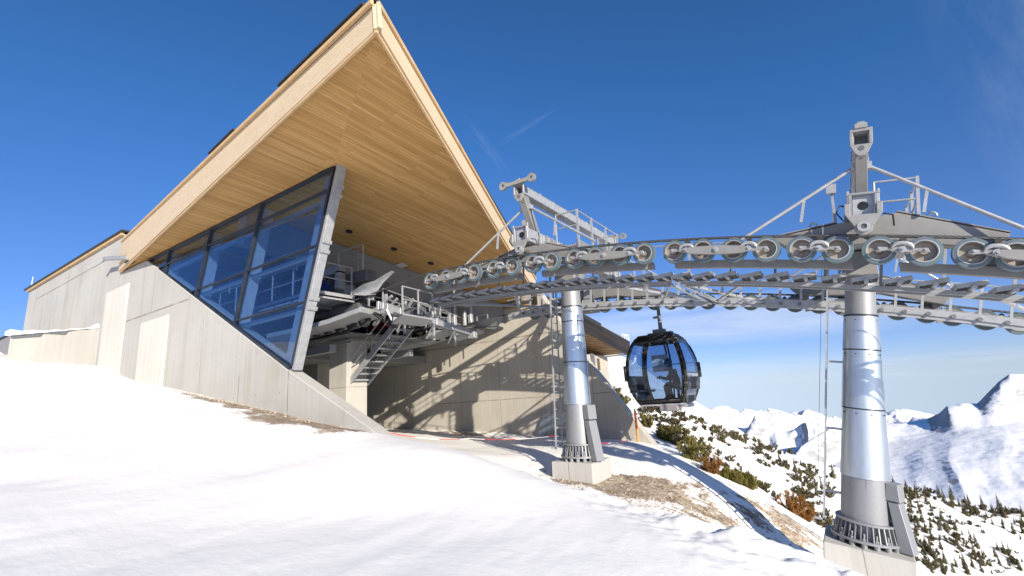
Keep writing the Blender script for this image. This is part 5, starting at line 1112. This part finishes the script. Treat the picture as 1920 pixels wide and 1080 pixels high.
# ------------------------------------------------------------------ cabin
CX, CY = -5.26, YF
ztop, zbot = 1.86, -.46
cab = thing('gondola_cabin', (CX, CY, zbot - .2), 'black framed glass gondola cabin hanging from the far rope', 'cable car')
def cb(mb, nm, mat, parent=cab, **k): return mb.build(nm, mat, parent, world=True, **k)
PRF = [(0, .7, .68), (.06, .76, .74), (.14, .81, .78), (.3, .88, .84), (.5, .94, .89), (.7, .985, .93), (.95, 1.01, .95), (1.2, 1.01, .95), (1.45, .985, .93), (1.7, .93, .88), (1.95, .85, .8), (2.12, .77, .73), (2.25, .68, .65), (2.34, .58, .56)]
hh_ = ztop - zbot
def section(z, hx, hy, off=0):
    r_ = .11; pts = []
    for cx_, cy_, a0 in ((1, 1, 0), (-1, 1, 90), (-1, -1, 180), (1, -1, 270)):
        for k in range(5):
            t = math.radians(a0 + 22.5 * k); pts.append((CX + cx_ * (hx - r_) + math.cos(t) * (r_ + off), CY + cy_ * (hy - r_) + math.sin(t) * (r_ + off), z))
    return pts
rg = [section(zbot + f_ * hh_ / 2.34, hx, hy) for f_, hx, hy in PRF]
body = MB(); win = [MB() for _ in range(4)]
n_ = 20
for k in range(len(rg) - 1):
    for i in range(n_):
        j = (i + 1) % n_; q = [rg[k][i], rg[k][j], rg[k + 1][j], rg[k + 1][i]]
        if i % 5 == 4 and 2 <= k <= 10: win[i // 5].face(q)
        else: body.face(q)
body.face(list(reversed(rg[0]))); body.face(rg[-1])
bo = cb(body, 'body', M['black'], smooth=True)
sm = bo.modifiers.new('thick', 'SOLIDIFY'); sm.thickness = .035
for w in win:
    o = cb(w, 'window', M['cabglass'], smooth=True)
# frame bars: rounded posts proud of the glass, door split, sill
mb = MB()
for ci in (2, 7, 12, 17): mb.tube([Vector(r_[ci]) for r_ in rg], .04, 8)
for ci in (0, 4, 5, 9, 10, 14, 15, 19): mb.tube([Vector(r_[ci]) for r_ in rg[1:-1]], .022, 6)
cb(mb, 'corner_posts', M['black'], smooth=True)
mb = MB()
for r_, t_ in ((rg[2], .022), (rg[11], .03), (rg[-1], .05)): mb.tube([Vector(p) for p in r_] + [Vector(r_[0])], t_, 6)
cb(mb, 'frame_rings', M['black'], smooth=True)
mb = MB()
for sx in (-1, 1):
    mb.tube([Vector((CX + sx * .05, r_[12][1] * 0 + CY + (PRF[k][2]), r_[12][2])) for k, r_ in enumerate(rg) if 2 <= k <= 11], .035, 6)
mb.tube([Vector((CX + .02, CY + .9, zbot + 1.35)), Vector((CX + 1.0, CY + .9, zbot + 1.35))], .015, 5)
cb(mb, 'door_frame', M['black'], smooth=True)
mb = MB()
for ci in (2, 7, 12, 17):
    p = Vector(rg[6][ci]); q = Vector(rg[7][ci]); o_ = Vector((math.copysign(.04, p.x - CX), math.copysign(.04, p.y - CY), 0)); mb.beam(p + o_ + Vector((0, 0, -.12)), q + o_ + Vector((0, 0, .16)), .09, .09)
cb(mb, 'bumper', M['rubber'], bevel=.02)
mb = MB(); mb.prism(section(zbot - .05, .74, .72), (0, 0, .05)); mb.bb((CX - .1, CY - .45, zbot - .16), (CX + .8, CY + .45, zbot - .05)); cb(mb, 'floor_pan', M['steel_light'])
mb = MB(); mb.bb((CX - .05, CY - .75, zbot - .24), (CX + .55, CY - .25, zbot - .05)); cb(mb, 'under_box', M['hut'], bevel=.02)
mb = MB()
for sx in (-1, 1):
    x0 = CX + sx * .8; mb.bb((x0 - .2, CY - .8, zbot + .42), (x0 + .2, CY + .8, zbot + .5)); mb.bb((x0 + sx * .16 - .04, CY - .8, zbot + .5), (x0 + sx * .16 + .04, CY + .8, zbot + 1.0)); mb.bb((x0 - .02, CY - .6, zbot + .03), (x0 + .05, CY + .6, zbot + .42))
cb(mb, 'bench', M['seat'], bevel=.02)
mb = MB(); mb.prism([(CX - .62, CY + .87, zbot + 1.12), (CX + .0, CY + .87, zbot + 1.12), (CX + .0, CY + .84, zbot + 1.74), (CX - .62, CY + .84, zbot + 1.74)], (0, -.015, 0)); cb(mb, 'notice_board', M['white_plastic'])
mb = MB(); mb.cyl((CX + .12, CY + .1, zbot + .02), (CX + .2, CY + .1, zbot + 1.15), .03, 8); mb.tube([(CX + .0, CY + .1, zbot + 1.15), (CX + .45, CY + .1, zbot + 1.12)], .025, 6); mb.beam((CX + .3, CY + .5, zbot + .05), (CX + .3, CY + .5, zbot + 1.1), .09, .06); cb(mb, 'pole_rack', M['black'])
# hanger and grip
gz_ = zc(CX) + DZF + RS
mb = MB(); tp_ = Vector((CX + .1, CY + .05, ztop + .12)); mb.tube([tp_, tp_ + Vector((.0, .02, .35)), tp_ + Vector((-.06, .25, .95)), (CX + .0, CY + .32, gz_ - .35), (CX + .0, CY + .25, gz_ - .1), (CX, CY + .05, gz_ + .06)], [.075, .07, .06, .055, .055, .05], 10); hg = cb(mb, 'hanger_arm', M['steel_dark'], smooth=True)
mb = MB(); mb.beam(tp_ + Vector((-.45, 0, -.02)), tp_ + Vector((.4, 0, -.02)), .3, .09)
for sx in (-.38, -.1, .12, .33): mb.cyl(tp_ + Vector((sx, -.08, -.16)), tp_ + Vector((sx, -.08, .02)), .045, 8)
mb.bb(tp_ + Vector((-.25, -.16, .02)), tp_ + Vector((.15, .16, .14))); mb.bb(tp_ + Vector((-.2, -.05, .55)), tp_ + Vector((.0, .05, .62))); mb.build('damper_mount', M['machine'], hg, world=True)
mb = MB(); mb.bb((CX - .3, CY - .06, gz_ - .06), (CX + .3, CY + .14, gz_ + .12)); mb.cyl((CX - .22, CY - .14, gz_ + .1), (CX - .22, CY + .3, gz_ + .1), .09, 14); mb.cyl((CX + .22, CY - .14, gz_ + .1), (CX + .22, CY + .3, gz_ + .1), .09, 14); mb.bb((CX - .12, CY + .1, gz_ + .05), (CX + .12, CY + .4, gz_ + .2)); mb.build('grip', M['machine'], hg, world=True, bevel=.02)

# seated skier
pr = thing('person', (CX + .55, CY - .2, zbot + .5), 'seated skier in dark clothes and helmet inside the glass cabin', 'person')
def skin(name, vs, es, rad, mat, parent):
    me = bpy.data.meshes.new(name); me.from_pydata([tuple(v) for v in vs], es, []); o = bpy.data.objects.new(name, me); COL.objects.link(o)
    me.materials.append(mat)
    md = o.modifiers.new('skin', 'SKIN'); md.use_smooth_shade = True
    for v, r_ in zip(me.skin_vertices[0].data, rad): v.radius = (r_, r_) if not isinstance(r_, tuple) else r_
    me.skin_vertices[0].data[0].use_root = True
    sb = o.modifiers.new('sub', 'SUBSURF'); sb.levels = 1; sb.render_levels = 2
    o.parent = parent; return o
# local: seat at origin, facing -x, one connected skeleton
bv = [(0, 0, .06), (-.06, 0, .3), (-.14, 0, .5), (-.2, 0, .6), (-.24, 0, .68), (-.26, 0, .78), (-.27, 0, .88),
      (-.02, -.1, .06), (-.4, -.14, .1), (-.3, -.14, -.36), (-.48, -.15, -.43), (-.02, .1, .06), (-.42, .14, .12), (-.42, .15, -.34), (-.6, .15, -.43),
      (-.15, -.19, .53), (-.3, -.25, .3), (-.52, -.16, .38), (-.6, -.13, .4), (-.15, .19, .53), (-.3, .24, .3), (-.52, .14, .36), (-.6, .1, .38)]
be = [(0, 1), (1, 2), (2, 3), (3, 4), (4, 5), (5, 6), (0, 7), (7, 8), (8, 9), (9, 10), (0, 11), (11, 12), (12, 13), (13, 14), (2, 15), (15, 16), (16, 17), (17, 18), (2, 19), (19, 20), (20, 21), (21, 22)]
br_ = [.15, (.16, .14), (.17, .13), .075, .06, .1, .09, .1, .085, .065, .06, .1, .085, .065, .06, .075, .06, .045, .04, .075, .06, .045, .04]
bodyp = skin('body', bv, be, br_, M['jacket'], pr)
mb = MB(); mb.lathe([(0, .0), (.12, .02), (.135, .08), (.125, .15), (.09, .205), (0, .225)], (-.262, 0, .8), (-.05, 0, 1), 20); mb.build('helmet', M['black'], pr, True)
mb = MB(); mb.lathe([(0, -.09), (.05, -.085), (.085, -.03), (.09, .04), (0, .06)], (-.28, 0, .8), (0, 0, 1), 16); mb.box((-.375, 0, .775), (.04, .03, .04)); mb.build('face', M['skin'], pr, True)
mb = MB(); mb.obox((-.365, 0, .835), (.05, 0, 0), (0, .16, 0), (0, 0, .07)); mb.build('goggles', M['dark'], pr, bevel=.015)
for sy in (-1, 1):
    mb = MB(); mb.beam((0, sy * .1, .06), (-.42, sy * .145, .12), .2, .19); mb.beam((-.41, sy * .145, .14), (-.36, sy * .15, -.36), .16, .17); mb.build('trouser_leg', M['trousers'], pr, bevel=.05)
    c = Vector((-.6, -.13 if sy < 0 else .1, .4 if sy < 0 else .38))
    mb = MB()
    for k in range(4): mb.tube([c + Vector((.02, -.035 + .022 * k, .0)), c + Vector((-.06, -.035 + .022 * k, .01)), c + Vector((-.085, -.035 + .022 * k, -.03)), c + Vector((-.06, -.035 + .022 * k, -.055))], [.018, .014, .012, .01], 6)
    mb.tube([c + Vector((.02, -.03 * sy, .01)), c + Vector((-.02, -.055 * sy, .0)), c + Vector((-.05, -.05 * sy, -.03))], [.018, .015, .012], 6); mb.tube([c + Vector((.05, 0, 0)), c], [.04, .045], 8); mb.build('glove', M['black'], pr, True)
    mb = MB(); mb.prism([(-.2 - .12 * (sy > 0), sy * .15 - .055, -.47), (-.52 - .12 * (sy > 0), sy * .15 - .055, -.47), (-.52 - .12 * (sy > 0), sy * .15 - .055, -.38), (-.38 - .12 * (sy > 0), sy * .15 - .055, -.2), (-.2 - .12 * (sy > 0), sy * .15 - .055, -.2)], (0, .11, 0)); mb.build('ski_boot', M['black'], pr, bevel=.025)

# ------------------------------------------------------------------ marker pole and barrier tape
p_ = PZ(1198, 842, -2.3); pz = gz(p_.x, p_.y)
pt_ = PD(1190, 767, (RM.T @ np.array(p_))[2])
pole = thing('marker_pole', (p_.x, p_.y, pz), 'slope marker pole, orange upper half, bare wood below', 'pole')
b0 = Vector((p_.x, p_.y, pz - .2)); ml = b0.lerp(Vector(pt_), .48)
mb = MB(); mb.tube([b0, ml], [.05, .045], 10); mb.build('wooden_shaft', M['bamboo'], pole, True, world=True)
mb = MB(); mb.tube([ml, b0.lerp(Vector(pt_), .94)], [.052, .045], 10); mb.build('orange_sleeve', M['orange'], pole, True, world=True)
mb = MB(); mb.tube([b0.lerp(Vector(pt_), .94), Vector(pt_)], [.035, .03], 10); mb.build('tip', M['rubber'], pole, True, world=True)
def tape(pts, label):
    pts = [Vector(p) for p in pts]; out = []
    for p, q in zip(pts, pts[1:]):
        n_ = 14
        for k in range(n_): t = k / n_; out.append(p.lerp(q, t) + Vector((0, 0, -.14 * 4 * t * (1 - t) * (q - p).length / 6)))
    out.append(pts[-1]); mb = MB(); l = 0
    for k in range(len(out) - 1):
        p, q = out[k], out[k + 1]; l2 = l + (q - p).length; t0 = Vector((0, .012 * math.sin(k * .9), .009)); t1 = Vector((0, .012 * math.sin(k * .9 + .9), .009))
        mb.face([p - t0, q - t1, q + t1, p + t0], [(l, 0), (l2, 0), (l2, 1), (l, 1)]); l = l2
    o = mb.build('barrier_tape', M['tape'], None); sm = o.modifiers.new('t', 'SOLIDIFY'); sm.thickness = .002
    tag(o, label, 'tape', 'barrier tapes'); return o
lx = -8.0
tape([PZ(728, 811, -.65), PZ(880, 822, -1.2), PY(1040, 817, 14.0)], 'long red and white tape sagging across the snow to the tower ladder')
tape([PY(1118, 830, 15.0), PD(1195, 817, (RM.T @ np.array(p_))[2])], 'short red and white tape between the tower foot and the marker pole')

# ------------------------------------------------------------------ vegetation
def pine_bush(seed, h, w, nb, tufts, nl, nw, per=9):
    """upright curving branches that carry tufts of needles"""
    rg_ = random.Random(seed); lf = MB(); wd = MB()
    for b in range(nb):
        a = rg_.uniform(0, 6.28); sp_ = rg_.uniform(.15, 1) * w; hb = h * rg_.uniform(.45, 1.0) * (1 - .35 * sp_ / w)
        p0 = Vector((math.cos(a) * .08 * w, math.sin(a) * .08 * w, -.1)); p3 = Vector((math.cos(a) * sp_, math.sin(a) * sp_, hb)); p1 = Vector((math.cos(a) * sp_ * .75, math.sin(a) * sp_ * .75, hb * .2))
        cv = [p0 * ((1 - t) ** 2) + p1 * (2 * t * (1 - t)) + p3 * (t * t) for t in np.linspace(0, 1, 6).tolist()]
        wd.tube(cv, [.03 * h * (1 - .8 * k / 5) + .004 for k in range(6)], 4)
        for k in range(tufts):
            t = 1 - rg_.random() ** 1.5 * .75; i = min(int(t * 5), 4); c = cv[i].lerp(cv[i + 1], t * 5 - i); d = (cv[i + 1] - cv[i]).normalized()
            d = (d + Vector((rg_.gauss(0, .5), rg_.gauss(0, .5), rg_.gauss(.25, .4)))).normalized(); c = c + Vector((rg_.gauss(0, .06 * w), rg_.gauss(0, .06 * w), rg_.gauss(0, .03 * h)))
            for q in range(per):
                e = (d + Vector((rg_.gauss(0, .55), rg_.gauss(0, .55), rg_.gauss(0, .55)))).normalized(); s_ = e.cross(Vector((rg_.gauss(0, 1), rg_.gauss(0, 1), rg_.gauss(0, 1)))).normalized() * nw
                o_ = c + d * rg_.uniform(-.5, .5) * nl; lf.face([o_ - s_, o_ + s_, o_ + e * nl])
    return lf, wd
def spruce(seed, h, w, layers):
    rg_ = random.Random(seed); lf = MB(); wd = MB()
    wd.tube([(0, 0, -.3), (0, 0, h * .5), (0, 0, h * .97)], [h * .022, h * .013, h * .004], 6)
    for k in range(layers):
        f_ = (k + .3) / layers; z = h * (.06 + .92 * f_); rr = w * (1 - f_) ** .85 + .04 * w
        for q in range(int(6 + 7 * (1 - f_))):
            a = rg_.uniform(0, 6.28); r_ = rr * rg_.uniform(.6, 1.1); dz = -r_ * rg_.uniform(.1, .45); b = Vector((math.cos(a), math.sin(a), 0)); t_ = Vector((-b.y, b.x, 0))
            tip = b * r_ + Vector((0, 0, z + dz)); base = Vector((0, 0, z + .05 * h * rg_.random())); mid = base.lerp(tip, .55) + Vector((0, 0, .03 * h)); ww = r_ * rg_.uniform(.2, .36)
            lf.face([base, mid + t_ * ww - Vector((0, 0, ww * .5)), tip]); lf.face([base, tip, mid - t_ * ww - Vector((0, 0, ww * .5))])
            lf.face([mid + t_ * ww * .7, mid - t_ * ww * .6, mid * .5 + tip * .5 - Vector((0, 0, ww * 1.1))])
    return lf, wd
def plant_proto(name, lfwd, mat, cr='foliage', trunk='branches'):
    e = bpy.data.objects.new(name, None); COL.objects.link(e); lf, wd = lfwd
    a = lf.build(cr, mat, e, normals=False); b = wd.build(trunk, M['bark'], e, normals=False); return e
def place(proto, used, loc, s, rz, label, cat, group):
    if used: 
        o = proto.copy(); COL.objects.link(o)
        for ch in proto.children: c = ch.copy(); COL.objects.link(c); c.parent = o
    else: o = proto
    o.location = loc; o.scale = (s, s, s * random.uniform(.9, 1.1)) if used else (s, s, s); o.rotation_euler = (0, 0, rz)
    tag(o, label, cat, group); return o
def ground_hit(px, py, d0=12, d1=400):
    """first place where the line of sight meets the ground"""
    ds = np.geomspace(d0, d1, 500); r_ = ray(px, py) / F; X = r_[0] * ds; Y = r_[1] * ds; Z = r_[2] * ds
    hz = ground_z(X, Y); k = np.argmax(hz > Z)
    return Vector((X[k], Y[k], hz[k])), ds[k] if hz[k] > Z[k] else None
near = [(1150, 745, 34, 'upright olive mountain pine behind the sloping wall edge', 'pine'), (1168, 760, 32, 'low olive mountain pine rising just right of the concrete buttress', 'pine'),
        (1216, 802, 42, 'olive mountain pine under the hanging cabin', 'pine'), (1245, 826, 40, 'spreading olive pine right of the orange pole', 'pine'), (1270, 834, 62, 'olive pine with upright shoots left of the brightest bush', 'pine'),
        (1303, 864, 72, 'largest bright olive pine bush on the slope edge', 'pine'), (1336, 886, 50, 'half browned pine bush below the largest olive one', 'rusty'), (1362, 897, 26, 'small dark pine beside the half browned bush', 'pine'),
        (1492, 990, 62, 'rust brown dead pine bush left of the foreground tower', 'rusty'), (1518, 1010, 44, 'low rust brown bush against the foreground footing', 'rusty'), (1388, 930, 46, 'dark pine clump below the shadowed slope edge', 'pine'), (1412, 952, 42, 'dark pine clump nearest the bare earth bank', 'pine')]
for k, (px, py, hp, lb, mt_) in enumerate(near):
    p, d = ground_hit(px, py, 16)
    if d is None or d > 60: p = PD(px, py, 25); d = 25
    h_ = max(.3, .68 * hp * d / F)
    e = plant_proto('mountain_pine', pine_bush(40 + k, h_, h_ * .68, 20, 18, .13 * max(.8, h_), .011 * max(.8, h_), 10), M[mt_])
    e.location = p; tag(e, lb, 'shrub', 'pine shrubs by the station')
random.seed(11)
protos = [plant_proto('dwarf_pine', pine_bush(100 + k, 1.0, .55 + .22 * k, 10, 9, .26, .045, 7), M['pine_far']) for k in range(5)]
usedp = [False] * 5; cnt = 0; tries = 0
rs_ = np.random.RandomState(5); taken = []
def free(px, py, gap):
    if any(abs(px - a) < gap * 1.3 and abs(py - b) < gap * .8 for a, b in taken): return False
    taken.append((px, py)); return True
while cnt < 265 and tries < 6000:
    tries += 1
    px = rs_.uniform(1200, 1700) if rs_.random() < .72 else rs_.uniform(1700, 1920); t = rs_.random()
    top = np.interp(px, [1200, 1320, 1470, 1560, 1680, 1800, 1920], [752, 792, 848, 876, 905, 930, 965]); bot = np.interp(px, [1200, 1300, 1400, 1500, 1560, 1680, 1920], [785, 850, 925, 970, 1000, 1075, 1078])
    py = top + (bot - top) * t ** 1.15
    if 1560 < px < 1690 and py < 1078: continue
    p, d = ground_hit(px, py, 21)
    if d is None or d > 260: continue
    if vnoise(np.array([p.x / 7.0]), np.array([p.y / 7.0]), 31)[0] < -.12: continue
    if not free(px, py, 5 if rs_.random() < .5 else 13): continue
    k = rs_.randint(5); s = min(1.25, (5 + 13 * rs_.random() ** 2) * d / F); s = max(s, .2)
    place(protos[k], usedp[k], p, s, rs_.uniform(0, 6.28), 'small dark dwarf pine scattered on the snowy slope', 'shrub', 'dwarf pines on the snowy slope'); usedp[k] = True; cnt += 1
sps = [plant_proto('spruce_tree', spruce(200 + k, 4.2, 1.0, 15), M['pine_far'], 'crown', 'trunk') for k in range(4)]
useds = [False] * 4; cnt = 0; tries = 0; taken = []
while cnt < 130 and tries < 4000:
    tries += 1
    px = rs_.uniform(1690, 1925); py = np.interp(px, [1690, 1800, 1925], [905, 925, 965]) + 170 * rs_.random() ** 1.3
    if rs_.random() < .1: px = rs_.uniform(1330, 1700); py = np.interp(px, [1330, 1470, 1560, 1700], [815, 862, 894, 915]) + rs_.uniform(0, 60)
    if py > 1079: continue
    p, d = ground_hit(px, py, 30)
    if d is None or d > 380 or d < 42: continue
    if vnoise(np.array([p.x / 16.0]), np.array([p.y / 16.0]), 77)[0] < -.15: continue
    if not free(px, py, 10): continue
    k = rs_.randint(4); s = min(1.2, rs_.uniform(9, 30) * d / F / 4.2); place(sps[k], useds[k], p, s, rs_.uniform(0, 6.28), 'dark green spruce among the trees low on the right-hand slope', 'tree', 'spruces on the right-hand slope'); useds[k] = True; cnt += 1
# dead grass tufts in the bare earth
mb = MB(); rgx = random.Random(3)
for k in range(620):
    t = rgx.random(); px = 1120 + 400 * t + rgx.gauss(0, 25); py = np.interp(px, [1120, 1250, 1350, 1450, 1530], [915, 945, 975, 1000, 1020]) + rgx.gauss(0, 16)
    p = PZ(px, py, np.interp(px, [1120, 1250, 1350, 1450, 1530], [-2.6, -2.95, -3.4, -4.0, -4.5])); z = gz(p.x, p.y)
    for q in range(5):
        e = Vector((rgx.gauss(.5, .6), rgx.gauss(0, .6), rgx.uniform(.1, .7))).normalized(); s_ = e.orthogonal().normalized() * .004; o_ = Vector((p.x + rgx.gauss(0, .05), p.y + rgx.gauss(0, .05), z - .01)); mb.face([o_ - s_, o_ + s_, o_ + e * rgx.uniform(.03, .11)])
o = mb.build('dead_grass', M['grass'], None, normals=False); tag(o, 'dry brown grass lying in the bare earth between the towers', 'grass', kind='stuff')
mb = MB()
for k in range(700):
    if k < 420:
        px = rgx.uniform(1020, 1530); base = np.interp(px, [1020, 1120, 1250, 1350, 1450, 1530], [905, 915, 945, 975, 1000, 1020]); zz = np.interp(px, [1020, 1120, 1250, 1350, 1450, 1530], [-2.4, -2.6, -2.95, -3.4, -4.0, -4.5]); p = PZ(px, base + rgx.gauss(0, 14), zz)
    else: p = Vector((rgx.uniform(-18, -10.3), rgx.uniform(7.0, 7.95), 0)) if k < 560 else Vector((rgx.uniform(-20, -12), rgx.uniform(18.6, 20.2), 0))
    z = gz(p.x, p.y); r_ = rgx.uniform(.012, .05); pts = [(p.x + r_ * rgx.uniform(.6, 1.3) * math.cos(a), p.y + r_ * rgx.uniform(.6, 1.3) * math.sin(a)) for a in (0, 1.2, 2.5, 3.8, 5.1)]
    mb.rings([[(x, y, z - .02) for x, y in pts], [(p.x + (x - p.x) * .8, p.y + (y - p.y) * .8, z + r_ * .5) for x, y in pts], [(p.x + (x - p.x) * .3, p.y + (y - p.y) * .3, z + r_ * .8) for x, y in pts]])
o = mb.build('loose_stones', simple('stone', (0.25, 0.2, 0.15), (0.45, 0.4, 0.34), 0.85, 0, 3, 'World'), None); tag(o, 'small pale stones strewn on the bare ground', 'stones', kind='stuff')
